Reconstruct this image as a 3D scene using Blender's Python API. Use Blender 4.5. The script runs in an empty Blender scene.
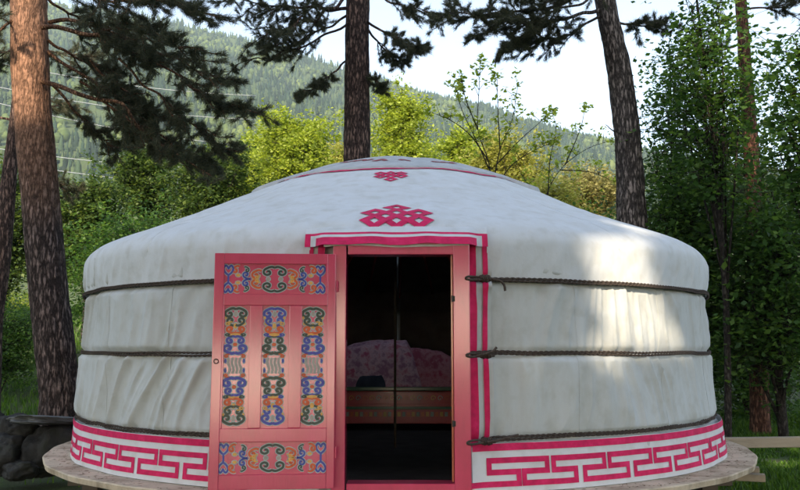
import bpy, math, random
import numpy as np
from mathutils import Vector, Matrix

random.seed(7)
rng = np.random.default_rng(11)
sc = bpy.context.scene
COL = sc.collection
PI = math.pi
R_ = math.radians

# ------------------------------------------------------------------ camera
FPX = 843.0
PITCH = math.atan(100.0 / FPX)
CAM = Vector((0.0, 0.0, 1.5))
cd = bpy.data.cameras.new('camera')
cd.sensor_width = 36.0
cd.lens = FPX / 800.0 * 36.0
cd.clip_start = 0.05
cd.clip_end = 6000
cam = bpy.data.objects.new('camera', cd)
cam.location = CAM
cam.rotation_euler = (PI / 2 + PITCH, 0, 0)
COL.objects.link(cam)
sc.camera = cam

def at(px, py, Y):
    """world point seen near (px,py) of the 800x490 photo, at ground distance Y"""
    dx = (px - 400.0) / FPX
    dz = (245.0 - py) / FPX
    c, s = math.cos(PITCH), math.sin(PITCH)
    d = Vector((dx, c - dz * s, s + dz * c))
    return CAM + d * (Y / d.y)

# ------------------------------------------------------------------ light
SUN_AZ = math.atan2(-0.18, -0.984)      # direction towards the sun: (sin, cos) of compass angle
SUN_EL = R_(28)
SUN = Vector((math.sin(SUN_AZ) * math.cos(SUN_EL), math.cos(SUN_AZ) * math.cos(SUN_EL), math.sin(SUN_EL)))
w = bpy.data.worlds.new('World')
sc.world = w
w.use_nodes = True
nt = w.node_tree
nt.nodes.clear()
sky = nt.nodes.new('ShaderNodeTexSky')
sky.sky_type = 'NISHITA'
sky.sun_disc = False
sky.sun_elevation = SUN_EL
sky.sun_rotation = SUN_AZ
sky.air_density = 1.0
sky.dust_density = 1.5
sky.ozone_density = 1.0
bg = nt.nodes.new('ShaderNodeBackground')
bg.inputs['Strength'].default_value = 0.15
wo = nt.nodes.new('ShaderNodeOutputWorld')
hsv = nt.nodes.new('ShaderNodeHueSaturation'); hsv.inputs['Saturation'].default_value = .7; hsv.inputs['Value'].default_value = 1.15
nt.links.new(sky.outputs[0], hsv.inputs['Color']); nt.links.new(hsv.outputs[0], bg.inputs[0])
nt.links.new(bg.outputs[0], wo.inputs[0])
ld = bpy.data.lights.new('sun', 'SUN')
ld.energy = 4.1
ld.angle = R_(0.55)
ld.color = (1.0, 0.83, 0.62)
lo = bpy.data.objects.new('sun', ld)
lo.rotation_euler = SUN.to_track_quat('Z', 'Y').to_euler()
COL.objects.link(lo)

vs = sc.view_settings
vs.view_transform = 'Standard'
vs.look = 'None'
vs.gamma = 1
vs.use_curve_mapping = False
vs.exposure = 1.05
sc.cycles.max_bounces = 6
sc.cycles.diffuse_bounces = 3
sc.cycles.glossy_bounces = 3
sc.cycles.transmission_bounces = 4
sc.cycles.volume_bounces = 1
sc.cycles.use_denoising = True

# ------------------------------------------------------------------ noise
def _h(ix, iy, iz, s):
    n = (ix * 374761393 + iy * 668265263 + iz * 2147483647 + s * 974711) & 0xFFFFFFFF
    n = ((n ^ (n >> 13)) * 1274126177) & 0xFFFFFFFF
    n = n ^ (n >> 16)
    return (n & 0xFFFF) / 65535.0
def vn(x, y=0.0, z=0.0, s=0):
    x, y, z = np.broadcast_arrays(np.asarray(x, float), np.asarray(y, float), np.asarray(z, float))
    fx, fy, fz = np.floor(x), np.floor(y), np.floor(z)
    ix, iy, iz = fx.astype(np.int64), fy.astype(np.int64), fz.astype(np.int64)
    u, v, t = x - fx, y - fy, z - fz
    u = u * u * (3 - 2 * u); v = v * v * (3 - 2 * v); t = t * t * (3 - 2 * t)
    r = 0
    for a in (0, 1):
        for b in (0, 1):
            for c in (0, 1):
                r = r + _h(ix + a, iy + b, iz + c, s) * (u if a else 1 - u) * (v if b else 1 - v) * (t if c else 1 - t)
    return r * 2 - 1
def fbm(x, y=0.0, z=0.0, s=0, o=4):
    r, a = 0, 1.0
    for k in range(o):
        r = r + a * vn(np.asarray(x) * 2 ** k, np.asarray(y) * 2 ** k, np.asarray(z) * 2 ** k, s + k)
        a *= .5
    return r

# ------------------------------------------------------------------ materials
def mat(name):
    m = bpy.data.materials.new(name)
    m.use_nodes = True
    n = m.node_tree
    n.nodes.clear()
    out = n.nodes.new('ShaderNodeOutputMaterial')
    b = n.nodes.new('ShaderNodeBsdfPrincipled')
    n.links.new(b.outputs[0], out.inputs[0])
    return m, n, b, out
def rgba(c): return (c[0], c[1], c[2], 1)
def noise_col(n, b, stops, scale=(1, 1, 1), nscale=5, detail=6, rough=.6, coord='Object', dist=0):
    tc = n.nodes.new('ShaderNodeTexCoord')
    mp = n.nodes.new('ShaderNodeMapping'); mp.inputs['Scale'].default_value = scale
    tx = n.nodes.new('ShaderNodeTexNoise')
    tx.inputs['Scale'].default_value = nscale; tx.inputs['Detail'].default_value = detail
    tx.inputs['Roughness'].default_value = rough; tx.inputs['Distortion'].default_value = dist
    cr = n.nodes.new('ShaderNodeValToRGB')
    el = cr.color_ramp.elements
    while len(el) < len(stops): el.new(.5)
    for e, (p, c) in zip(el, stops): e.position = p; e.color = rgba(c)
    n.links.new(tc.outputs[coord], mp.inputs[0]); n.links.new(mp.outputs[0], tx.inputs[0])
    n.links.new(tx.outputs[0], cr.inputs[0])
    if b is not None: n.links.new(cr.outputs[0], b.inputs['Base Color'])
    return tc, mp, tx, cr
def add_bump(n, b, src, strength=.3, dist=.01):
    bp = n.nodes.new('ShaderNodeBump'); bp.inputs['Strength'].default_value = strength
    bp.inputs['Distance'].default_value = dist
    n.links.new(src, bp.inputs['Height']); n.links.new(bp.outputs[0], b.inputs['Normal'])
    return bp
def simple(name, stops, nscale=8, scale=(1, 1, 1), rough=.8, bump=.2, bdist=.005, spec=.3, metal=0, detail=6):
    m, n, b, o = mat(name)
    tc, mp, tx, cr = noise_col(n, b, stops, scale, nscale, detail)
    b.inputs['Roughness'].default_value = rough
    b.inputs['Specular IOR Level'].default_value = spec
    b.inputs['Metallic'].default_value = metal
    if bump: add_bump(n, b, tx.outputs[0], bump, bdist)
    return m
def tone(c, f): return tuple(min(1, v * f) for v in c)

def canvas(name, c, transl=.0, dirt=.16):
    m, n, b, o = mat(name)
    tc, mp, tx, cr = noise_col(n, None, [(.3, tone(c, 1 - dirt)), (.62, c)], (3.2, 3.2, 1.1), 1.6, 7, .65)
    cr.color_ramp.elements[0].color = (c[0] * (1 - dirt), c[1] * (1 - dirt * 1.15), c[2] * (1 - dirt * 1.5), 1)
    # grime that rises from the bottom and small specks
    t2 = n.nodes.new('ShaderNodeTexNoise'); t2.inputs['Scale'].default_value = 9; t2.inputs['Detail'].default_value = 8
    c2 = n.nodes.new('ShaderNodeValToRGB'); c2.color_ramp.elements[0].position = .32; c2.color_ramp.elements[0].color = (.80, .78, .72, 1)
    c2.color_ramp.elements[1].position = .5; c2.color_ramp.elements[1].color = (1, 1, 1, 1)
    mx = n.nodes.new('ShaderNodeMix'); mx.data_type = 'RGBA'; mx.blend_type = 'MULTIPLY'; mx.inputs[0].default_value = .5
    n.links.new(tc.outputs['Object'], t2.inputs[0]); n.links.new(t2.outputs[0], c2.inputs[0])
    n.links.new(cr.outputs[0], mx.inputs[6]); n.links.new(c2.outputs[0], mx.inputs[7])
    n.links.new(mx.outputs[2], b.inputs['Base Color'])
    b.inputs['Roughness'].default_value = .82
    b.inputs['Specular IOR Level'].default_value = .25
    b.inputs['Sheen Weight'].default_value = .15
    t3 = n.nodes.new('ShaderNodeTexNoise'); t3.inputs['Scale'].default_value = 26; t3.inputs['Detail'].default_value = 9
    n.links.new(tc.outputs['Object'], t3.inputs[0])
    add_bump(n, b, t3.outputs[0], .35, .006)
    return m
M = {}
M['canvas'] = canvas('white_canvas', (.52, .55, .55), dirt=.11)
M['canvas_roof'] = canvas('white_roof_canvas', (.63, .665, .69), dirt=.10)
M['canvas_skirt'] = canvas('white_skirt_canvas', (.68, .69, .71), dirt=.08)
M['felt'] = simple('grey_felt', [(.3, (.40, .42, .43)), (.7, (.52, .54, .55))], 7, rough=.95)
M['felt_beige'] = simple('beige_felt', [(.3, (.42, .39, .32)), (.7, (.55, .52, .45))], 12, rough=.95)
M['red_cloth'] = simple('crimson_cloth', [(.28, (.46, .012, .075)), (.5, (.62, .014, .10)), (.72, (.74, .03, .15))], 14, rough=.75, bump=.3)
M['rust_cloth'] = simple('rust_pink_cloth', [(.3, (.16, .05, .05)), (.7, (.45, .12, .14))], 30, rough=.9)
M['rope'] = simple('horsehair_rope', [(.3, (.030, .022, .018)), (.7, (.11, .085, .07))], 90, rough=.9, bump=.8, bdist=.01)

# glossy pink paint with vertical brush streaks and dirt
def paint(name, c, rough=.28):
    m, n, b, o = mat(name)
    tc, mp, tx, cr = noise_col(n, b, [(.25, tone(c, .72)), (.5, c), (.8, (min(1, c[0] * 1.12), c[1] * 1.5, c[2] * 1.45))], (1, 1, .35), 5, 9, .7)
    m2 = n.nodes.new('ShaderNodeMapping'); m2.inputs['Scale'].default_value = (38, 38, 1.6)
    t2 = n.nodes.new('ShaderNodeTexNoise'); t2.inputs['Scale'].default_value = 1.5; t2.inputs['Detail'].default_value = 5
    n.links.new(tc.outputs['Object'], m2.inputs[0]); n.links.new(m2.outputs[0], t2.inputs[0])
    mr = n.nodes.new('ShaderNodeMapRange'); mr.inputs[3].default_value = rough * .7; mr.inputs[4].default_value = rough * 1.7
    n.links.new(tx.outputs[0], mr.inputs[0]); n.links.new(mr.outputs[0], b.inputs['Roughness'])
    add_bump(n, b, t2.outputs[0], .35, .004)
    b.inputs['Specular IOR Level'].default_value = .7
    b.inputs['Coat Weight'].default_value = 1
    b.inputs['Coat Roughness'].default_value = .13
    b.inputs['Coat IOR'].default_value = 1.6
    return m
M['pink'] = paint('pink_red_gloss_paint', (.56, .016, .085))
M['sunlit_edge'] = paint('sunlit_jamb_orange', (.52, .14, .06), .5)  # orange of the sunlit jamb edge, put into the colour
def flatpaint(name, c): return simple(name, [(.3, tone(c, .8)), (.7, tone(c, 1.1))], 40, rough=.35, bump=.1, spec=.5)
M['p_blue'] = flatpaint('blue_paint', (.035, .05, .33))
M['p_green'] = flatpaint('dark_green_paint', (.02, .045, .035))
M['p_orange'] = flatpaint('orange_paint', (.62, .09, .02))
M['p_yellow'] = flatpaint('yellow_paint', (.68, .35, .07))
M['p_pale'] = flatpaint('pale_outline_paint', (.36, .42, .42))
M['p_grey'] = flatpaint('stone_grey_paint', (.36, .30, .26))
M['iron'] = simple('dark_iron', [(.3, (.03, .03, .03)), (.7, (.09, .08, .07))], 20, rough=.6, metal=.6)

def wood(name, c, sc_=(1, 8, 8), rough=.75):
    m, n, b, o = mat(name)
    tc, mp, tx, cr = noise_col(n, b, [(.25, tone(c, .62)), (.5, c), (.8, tone(c, 1.18))], sc_, 2.2, 9, .65, dist=.6)
    b.inputs['Roughness'].default_value = rough
    b.inputs['Specular IOR Level'].default_value = .3
    add_bump(n, b, tx.outputs[0], .4, .006)
    return m
M['plywood'] = wood('weathered_plywood', (.60, .50, .37), (1.3, 5, 1))
_m = M['plywood']; _n = _m.node_tree; _b = [q for q in _n.nodes if q.type == 'BSDF_PRINCIPLED'][0]
_src = _b.inputs['Base Color'].links[0].from_socket
_t = _n.nodes.new('ShaderNodeTexNoise'); _t.inputs['Scale'].default_value = 2.6; _t.inputs['Detail'].default_value = 10; _t.inputs['Roughness'].default_value = .7
_tc = _n.nodes.new('ShaderNodeTexCoord'); _n.links.new(_tc.outputs['Object'], _t.inputs[0])
_c = _n.nodes.new('ShaderNodeValToRGB'); _c.color_ramp.elements[0].position = .36; _c.color_ramp.elements[0].color = (.45, .40, .34, 1); _c.color_ramp.elements[1].position = .56; _c.color_ramp.elements[1].color = (1, 1, 1, 1)
_x = _n.nodes.new('ShaderNodeMix'); _x.data_type = 'RGBA'; _x.blend_type = 'MULTIPLY'; _x.inputs[0].default_value = .8
_n.links.new(_t.outputs[0], _c.inputs[0]); _n.links.new(_src, _x.inputs[6]); _n.links.new(_c.outputs[0], _x.inputs[7]); _n.links.new(_x.outputs[2], _b.inputs['Base Color'])
M['timber'] = wood('grey_timber', (.34, .28, .20), (1, 8, 8))
M['timber_dark'] = wood('dark_timber', (.10, .08, .06), (1, 8, 8))
M['bed_red'] = paint('dark_red_paint', (.55, .035, .05), .4)
M['bed_green'] = paint('green_paint', (.03, .12, .07), .4)
M['blanket'] = simple('mauve_blanket', [(.38, (.42, .22, .34)), (.5, (.75, .55, .64)), (.62, (.55, .16, .26))], 9, rough=.9, bump=.5, bdist=.02)
M['bedding'] = simple('crimson_bedding', [(.38, (.36, .10, .16)), (.5, (.55, .28, .34)), (.65, (.40, .08, .14))], 9, rough=.9, bump=.5, bdist=.02)
M['dark_cloth'] = simple('dark_blue_cloth', [(.3, (.02, .03, .05)), (.7, (.06, .07, .10))], 9, rough=.9)
M['lining'] = simple('brown_lining', [(.3, (.10, .085, .07)), (.7, (.16, .14, .12))], 5, rough=.95)

def bark(name, c1, c2, c3=None, vs_=(12, 12, 2.6), depth=.04):
    m, n, b, o = mat(name)
    tc = n.nodes.new('ShaderNodeTexCoord')
    mp = n.nodes.new('ShaderNodeMapping'); mp.inputs['Scale'].default_value = vs_
    dn = n.nodes.new('ShaderNodeTexNoise'); dn.inputs['Scale'].default_value = 3.0; dn.inputs['Detail'].default_value = 5
    ad = n.nodes.new('ShaderNodeMix'); ad.data_type = 'RGBA'; ad.blend_type = 'LINEAR_LIGHT'; ad.inputs[0].default_value = .42
    vo = n.nodes.new('ShaderNodeTexVoronoi'); vo.feature = 'DISTANCE_TO_EDGE'; vo.inputs['Scale'].default_value = 1.7
    n.links.new(tc.outputs['Object'], mp.inputs[0]); n.links.new(mp.outputs[0], dn.inputs[0])
    n.links.new(mp.outputs[0], ad.inputs[6]); n.links.new(dn.outputs[1], ad.inputs[7]); n.links.new(ad.outputs[2], vo.inputs[0])
    cr = n.nodes.new('ShaderNodeValToRGB')
    el = cr.color_ramp.elements
    el[0].position = .02; el[0].color = rgba(tone(c1, .5)); el[1].position = .32; el[1].color = rgba(c2)
    e = el.new(.12); e.color = rgba(c1)
    n.links.new(vo.outputs[0], cr.inputs[0])
    t2 = n.nodes.new('ShaderNodeTexNoise'); t2.inputs['Scale'].default_value = 14; t2.inputs['Detail'].default_value = 8; t2.inputs['Roughness'].default_value = .7
    n.links.new(tc.outputs['Object'], t2.inputs[0])
    mr = n.nodes.new('ShaderNodeMapRange'); mr.inputs[1].default_value = .3; mr.inputs[2].default_value = .7; mr.inputs[3].default_value = .35; mr.inputs[4].default_value = 1.6
    n.links.new(t2.outputs[0], mr.inputs[0])
    mx = n.nodes.new('ShaderNodeMix'); mx.data_type = 'RGBA'; mx.blend_type = 'MULTIPLY'; mx.inputs[0].default_value = 1
    n.links.new(cr.outputs[0], mx.inputs[6]); n.links.new(mr.outputs[0], mx.inputs[7])
    last = mx.outputs[2]
    if c3:   # Scots pine: orange flaky bark high on the trunk
        sx = n.nodes.new('ShaderNodeSeparateXYZ'); n.links.new(tc.outputs['Object'], sx.inputs[0])
        m3 = n.nodes.new('ShaderNodeMapRange'); m3.inputs[1].default_value = c3[1]; m3.inputs[2].default_value = c3[2]
        n.links.new(sx.outputs[2], m3.inputs[0])
        cc = n.nodes.new('ShaderNodeMix'); cc.data_type = 'RGBA'; cc.blend_type = 'MULTIPLY'; cc.inputs[0].default_value = 1
        cc.inputs[6].default_value = rgba(c3[0]); n.links.new(mr.outputs[0], cc.inputs[7])
        vr = n.nodes.new('ShaderNodeMapRange'); vr.inputs[1].default_value = .0; vr.inputs[2].default_value = .16; vr.inputs[3].default_value = .45; vr.inputs[4].default_value = 1.15
        n.links.new(vo.outputs[0], vr.inputs[0])
        c5 = n.nodes.new('ShaderNodeMix'); c5.data_type = 'RGBA'; c5.blend_type = 'MULTIPLY'; c5.inputs[0].default_value = 1
        n.links.new(cc.outputs[2], c5.inputs[6]); n.links.new(vr.outputs[0], c5.inputs[7]); cc = c5
        m4 = n.nodes.new('ShaderNodeMix'); m4.data_type = 'RGBA'
        n.links.new(m3.outputs[0], m4.inputs[0]); n.links.new(mx.outputs[2], m4.inputs[6]); n.links.new(cc.outputs[2], m4.inputs[7])
        last = m4.outputs[2]
    n.links.new(last, b.inputs['Base Color'])
    b.inputs['Roughness'].default_value = .9
    b.inputs['Specular IOR Level'].default_value = .2
    mh = n.nodes.new('ShaderNodeMath'); mh.operation = 'MINIMUM'; mh.inputs[1].default_value = .3
    n.links.new(vo.outputs[0], mh.inputs[0])
    ma = n.nodes.new('ShaderNodeMath'); ma.operation = 'MULTIPLY_ADD'; ma.inputs[1].default_value = .12
    n.links.new(t2.outputs[0], ma.inputs[0]); n.links.new(mh.outputs[0], ma.inputs[2])
    add_bump(n, b, ma.outputs[0], 1.0, depth)
    return m
M['bark_pine'] = bark('pine_bark', (.05, .036, .032), (.20, .15, .135), ((.28, .155, .10), 2.9, 4.4))
M['bark_pine2'] = bark('brown_pine_bark', (.05, .033, .028), (.20, .13, .105))
M['bark_grey'] = bark('grey_pine_bark', (.06, .05, .045), (.25, .21, .19))
M['bark_red'] = bark('reddish_pine_bark', (.09, .04, .025), (.22, .11, .07))
M['bark_dark'] = bark('dark_smooth_bark', (.03, .024, .02), (.07, .06, .05), vs_=(14, 14, 5), depth=.015)
M['branch_or'] = bark('orange_branch_bark', (.10, .05, .03), (.28, .16, .09), vs_=(18, 18, 8), depth=.01)

def leafmat(name, c, c2=None, transl=.45, rough=.5, var=.35):
    m, n, b, o = mat(name)
    g = n.nodes.new('ShaderNodeNewGeometry')
    cr = n.nodes.new('ShaderNodeValToRGB')
    c2 = c2 or tone(c, 1.5)
    el = cr.color_ramp.elements
    el[0].position = 0; el[0].color = rgba(tone(c, 1 - var)); el[1].position = 1; el[1].color = rgba(c2)
    e = el.new(.55); e.color = rgba(c)
    n.links.new(g.outputs['Random Per Island'], cr.inputs[0])
    n.links.new(cr.outputs[0], b.inputs['Base Color'])
    b.inputs['Roughness'].default_value = rough
    b.inputs['Specular IOR Level'].default_value = .35
    tr = n.nodes.new('ShaderNodeBsdfTranslucent')
    hs = n.nodes.new('ShaderNodeHueSaturation'); hs.inputs['Hue'].default_value = .485; hs.inputs['Saturation'].default_value = 1.1; hs.inputs['Value'].default_value = 1.6
    n.links.new(cr.outputs[0], hs.inputs['Color']); n.links.new(hs.outputs[0], tr.inputs[0])
    mx = n.nodes.new('ShaderNodeMixShader'); mx.inputs[0].default_value = transl
    n.links.new(b.outputs[0], mx.inputs[1]); n.links.new(tr.outputs[0], mx.inputs[2]); n.links.new(mx.outputs[0], o.inputs[0])
    return m
M['needle'] = leafmat('pine_needles', (.050, .062, .034), (.14, .13, .065), .3)
M['needle_warm'] = leafmat('olive_needles', (.075, .075, .03), (.14, .13, .05), .25)
M['leaf_dark'] = leafmat('deep_green_leaves', (.06, .135, .03), (.15, .26, .05), .5)
M['leaf_mid'] = leafmat('green_leaves', (.060, .11, .026), (.15, .21, .045), .5)
M['leaf_lime'] = leafmat('lime_leaves', (.26, .34, .055), (.48, .56, .12), .6)  # colour brightened to stand in for the glow of backlit leaves
M['leaf_yellow'] = leafmat('yellow_green_leaves', (.30, .32, .07), (.45, .45, .14), .55)
M['leaf_gold'] = leafmat('golden_leaves', (.27, .26, .09), (.40, .37, .15), .5)
M['grass'] = leafmat('grass_blades', (.06, .14, .018), (.13, .24, .03), .4)

# ------------------------------------------------------------------ mesh helpers
class MB:
    def __init__(s): s.v = []; s.f = []; s.m = []; s.n = 0
    def add(s, vv, ff, mi=0):
        b = s.n
        s.v.extend([tuple(p) for p in vv]); s.n = len(s.v)
        for q in ff: s.f.append(tuple(i + b for i in q)); s.m.append(mi)
    def box(s, c, d, rot=None, mi=0, bev=.0):
        hx, hy, hz = d[0] / 2, d[1] / 2, d[2] / 2
        bev = min(bev, hx * .45, hy * .45, hz * .45)
        c = Vector(c)
        if bev <= 0:
            P = [Vector((a * hx, b * hy, e * hz)) for a in (-1, 1) for b in (-1, 1) for e in (-1, 1)]
            F = [(0, 1, 3, 2), (4, 6, 7, 5), (0, 4, 5, 1), (2, 3, 7, 6), (0, 2, 6, 4), (1, 5, 7, 3)]
        else:
            bm_ = _bevbox(hx, hy, hz, bev); P, F = bm_
        if rot: P = [rot @ p for p in P]
        s.add([c + p for p in P], F, mi)
    def tube(s, pts, rad, n=8, mi=0, cap=True, jit=0.0, seed=0):
        pts = [Vector(p) for p in pts]
        if not hasattr(rad, '__len__'): rad = [rad] * len(pts)
        V = []; prev = None
        for i, p in enumerate(pts):
            t = (pts[min(i + 1, len(pts) - 1)] - pts[max(i - 1, 0)]).normalized()
            if prev is None:
                u = t.cross(Vector((.31, .9, .2)) if abs(t.y) < .9 else Vector((1, 0, 0))).normalized()
            else:
                u = (prev - t * prev.dot(t)).normalized()
            prev = u; v = t.cross(u)
            for k in range(n):
                a = 2 * PI * k / n
                V.append(p + (u * math.cos(a) + v * math.sin(a)) * rad[i])
        F = []
        for i in range(len(pts) - 1):
            for k in range(n):
                a = i * n + k; b_ = i * n + (k + 1) % n
                F.append((a, b_, b_ + n, a + n))
        if cap:
            F.append(tuple(range(n - 1, -1, -1))); F.append(tuple((len(pts) - 1) * n + k for k in range(n)))
        s.add(V, F, mi)
    def build(s, name, mats, parent=None, smooth=False):
        me = bpy.data.meshes.new(name)
        me.from_pydata(s.v, [], s.f)
        if not isinstance(mats, (list, tuple)): mats = [mats]
        for m in mats: me.materials.append(m)
        me.polygons.foreach_set('material_index', s.m)
        if smooth: me.polygons.foreach_set('use_smooth', [True] * len(s.f))
        me.update()
        return link(name, me, parent)
_bev = {}
def _bevbox(hx, hy, hz, b):
    import bmesh
    bm = bmesh.new()
    bmesh.ops.create_cube(bm, size=2)
    for v in bm.verts: v.co = Vector((v.co.x * hx, v.co.y * hy, v.co.z * hz))
    bmesh.ops.bevel(bm, geom=bm.edges[:] + bm.verts[:], offset=b, segments=2, affect='EDGES', profile=.6)
    P = [v.co.copy() for v in bm.verts]; F = [tuple(v.index for v in f.verts) for f in bm.faces]
    bm.free()
    return P, F
def link(name, me, parent=None):
    o = bpy.data.objects.new(name, me)
    COL.objects.link(o)
    if parent: 
        o.parent = parent
        o.matrix_parent_inverse = Matrix.Identity(4)
    return o
def tag(o, label, cat=None, group=None, kind=None):
    if label: o['label'] = label
    if cat: o['category'] = cat
    if group: o['group'] = group
    if kind: o['kind'] = kind
    return o
def empty(name, loc, label, cat, group=None):
    o = bpy.data.objects.new(name, None); COL.objects.link(o)
    o.location = loc; o.empty_display_size = .2
    return tag(o, label, cat, group)
def grid(name, X, Y, Z, mats, parent=None, smooth=True, mask=None, closed=False, mi=None):
    """surface from 2-D arrays"""
    r, c = X.shape
    V = np.stack([X, Y, Z], -1).reshape(-1, 3)
    I = np.arange(r * c).reshape(r, c)
    if closed: J = np.concatenate([I, I[:, :1]], 1)
    else: J = I
    F = np.stack([J[:-1, :-1], J[:-1, 1:], J[1:, 1:], J[1:, :-1]], -1)
    if mask is not None:
        F = F[mask]
        if mi is not None: mi = mi[mask]
    return npmesh(name, V, F.reshape(-1, 4), mats, parent, smooth, mi)
def npmesh(name, V, F, mats, parent=None, smooth=False, mi=None):
    me = bpy.data.meshes.new(name)
    nf, k = F.shape
    me.vertices.add(len(V)); me.vertices.foreach_set('co', np.ascontiguousarray(V, dtype=np.float32).ravel())
    me.loops.add(nf * k); me.loops.foreach_set('vertex_index', np.ascontiguousarray(F, dtype=np.int32).ravel())
    me.polygons.add(nf)
    me.polygons.foreach_set('loop_start', np.arange(0, nf * k, k, dtype=np.int32))
    me.polygons.foreach_set('loop_total', np.full(nf, k, dtype=np.int32))
    if not isinstance(mats, (list, tuple)): mats = [mats]
    for m in mats: me.materials.append(m)
    if mi is not None: me.polygons.foreach_set('material_index', np.ascontiguousarray(mi, dtype=np.int32).ravel())
    if smooth: me.polygons.foreach_set('use_smooth', np.ones(nf, dtype=bool))
    me.update(calc_edges=True); me.validate()
    return link(name, me, parent)

# ------------------------------------------------------------------ terrain
def smooth01(t): t = np.clip(t, 0, 1); return t * t * (3 - 2 * t)
RX = np.array([-2600, -1500, -900, -520, -430, -310, -200, -85, 30, 115, 230, 320, 430, 640, 1000, 1800, 3000.0])
RPY = np.array([-60, -50, -20, 6, 14, 34, 50, 74, 100, 114, 137, 153, 173, 208, 240, 266, 284.0])
def ridge(x): return np.interp(x, RX, (345 - RPY) / FPX * 1300.0)
def ground_z(x, y):
    x = np.asarray(x, float); y = np.asarray(y, float)
    z = 0.0 * x + 0.0 * y
    z = z + 2.6 * smooth01((y - 11.5) / 16) * (0.25 + .75 * smooth01((3 - x) / 8))
    z = z + np.where(y > 25, (y - 25) * .012, 0)
    t = np.clip((y - 170) / 1130.0, 0, 1)
    z = z + ridge(x) * t ** 1.12
    z = z + np.where(y > 200, fbm(x / 170, y / 230, s=5) * 14 * smooth01((y - 200) / 400) * smooth01((1330 - y) / 200 + .25), 0)
    z = z - np.where(y > 1300, (y - 1300) * .5, 0)
    near = smooth01((np.hypot(x, y - 8.6) - 3.0) / 3)
    z = z + fbm(x / 1.7, y / 1.7, s=9, o=4) * .035 * near
    return z
def make_ground():
    ys = np.concatenate([np.linspace(-60, 0, 25)[:-1], np.linspace(0, 30, 151)[:-1], np.linspace(30, 170, 50)[:-1], np.linspace(170, 1450, 110), [1800, 2400]])
    q = np.linspace(-1, 1, 241)
    xs = np.sign(q) * (30 * np.abs(q) + 2600 * np.abs(q) ** 5)
    X, Y = np.meshgrid(xs, ys)
    Z = ground_z(X, Y)
    m, n, b, o = mat('ground_grass')
    tc, mp, tx, cr = noise_col(n, b, [(.28, (.045, .035, .022)), (.42, (.05, .06, .02)), (.6, (.055, .10, .02)), (.8, (.09, .14, .03))], (1, 1, 1), .9, 12, .7)
    t2 = n.nodes.new('ShaderNodeTexNoise'); t2.inputs['Scale'].default_value = 30; t2.inputs['Detail'].default_value = 8
    n.links.new(tc.outputs['Object'], t2.inputs[0])
    add_bump(n, b, t2.outputs[0], 1, .05)
    b.inputs['Roughness'].default_value = .95
    g = grid('ground', X, Y, Z, m)
    g['kind'] = 'structure'; g['label'] = 'grassy ground rising from the yurt to the wooded hill'
make_ground()

# far hillside forest: one mass of conifers and rounder trees
def forest():
    n = 15000
    y = rng.uniform(330, 1330, n * 2); x = rng.uniform(-800, 760, n * 2) * (y / 1300)
    keep = rng.random(n * 2) < (y / 1300)
    x, y = x[keep][:n], y[keep][:n]
    z = ground_z(x, y)
    n = len(x)
    dec = (vn(x / 60, y / 60, s=3) + rng.normal(0, .35, n)) > .45
    h = np.where(dec, rng.uniform(7, 12, n), rng.uniform(9, 19, n)) * (.8 + .2 * vn(x / 90, y / 90, s=8))
    r = np.where(dec, h * rng.uniform(.38, .5, n), h * rng.uniform(.17, .24, n))
    prof_c = [(.0, .75), (.18, 1.0), (.20, .62), (.42, .78), (.45, .42), (.7, .48), (.72, .26), (1.0, .0)]
    prof_d = [(.0, .4), (.2, .85), (.4, 1.0), (.55, .98), (.7, .85), (.85, .6), (.95, .3), (1.0, .0)]
    k = 6
    V = np.zeros((n, 8, k, 3))
    ang = np.arange(k) * 2 * PI / k
    for i in range(8):
        zz = np.where(dec, prof_d[i][0], prof_c[i][0]); rr = np.where(dec, prof_d[i][1], prof_c[i][1])
        jit = rng.uniform(.65, 1.25, (n, k))
        a = ang[None] + rng.uniform(0, .6, (n, 1)) + i * .5
        V[:, i, :, 0] = x[:, None] + np.cos(a) * (r * rr)[:, None] * jit
        V[:, i, :, 1] = y[:, None] + np.sin(a) * (r * rr)[:, None] * jit
        V[:, i, :, 2] = (z - .5 + h * zz)[:, None] + rng.normal(0, .02, (n, k)) * h[:, None]
    base = np.arange(n)[:, None, None] * 8 * k
    i = np.arange(7)[None, :, None] * k; j = np.arange(k)[None, None, :]; j2 = (j + 1) % k
    F = np.stack([base + i + j, base + i + j2, base + i + k + j2, base + i + k + j], -1)
    mi = np.broadcast_to(np.where(dec, 1, 0)[:, None, None], F.shape[:3])
    o = npmesh('far_forest', V.reshape(-1, 3), F.reshape(-1, 4),
               [leafmat('hill_conifers', (.018, .042, .022), (.07, .10, .04), .1, .8, .55), leafmat('hill_broadleaves', (.08, .12, .035), (.14, .18, .05), .2, .8)], mi=mi.reshape(-1))
    tag(o, 'hazy conifer forest covering the far hillside', 'forest', kind='stuff')
forest()

# haze
def haze():
    mb = MB()
    mb.box((0, 690, 250), (3600, 1520, 512 + 8))
    m = bpy.data.materials.new('haze_air'); m.use_nodes = True
    n = m.node_tree; n.nodes.clear()
    o = n.nodes.new('ShaderNodeOutputMaterial'); pv = n.nodes.new('ShaderNodeVolumePrincipled')
    pv.inputs['Color'].default_value = (.66, .84, 1, 1)
    pv.inputs['Density'].default_value = HAZE
    pv.inputs['Anisotropy'].default_value = .0
    n.links.new(pv.outputs[0], o.inputs['Volume'])
    h = mb.build('haze', m)
    h['kind'] = 'stuff'; h['label'] = 'pale bluish haze filling the valley air'
HAZE = .00017
haze()

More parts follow.
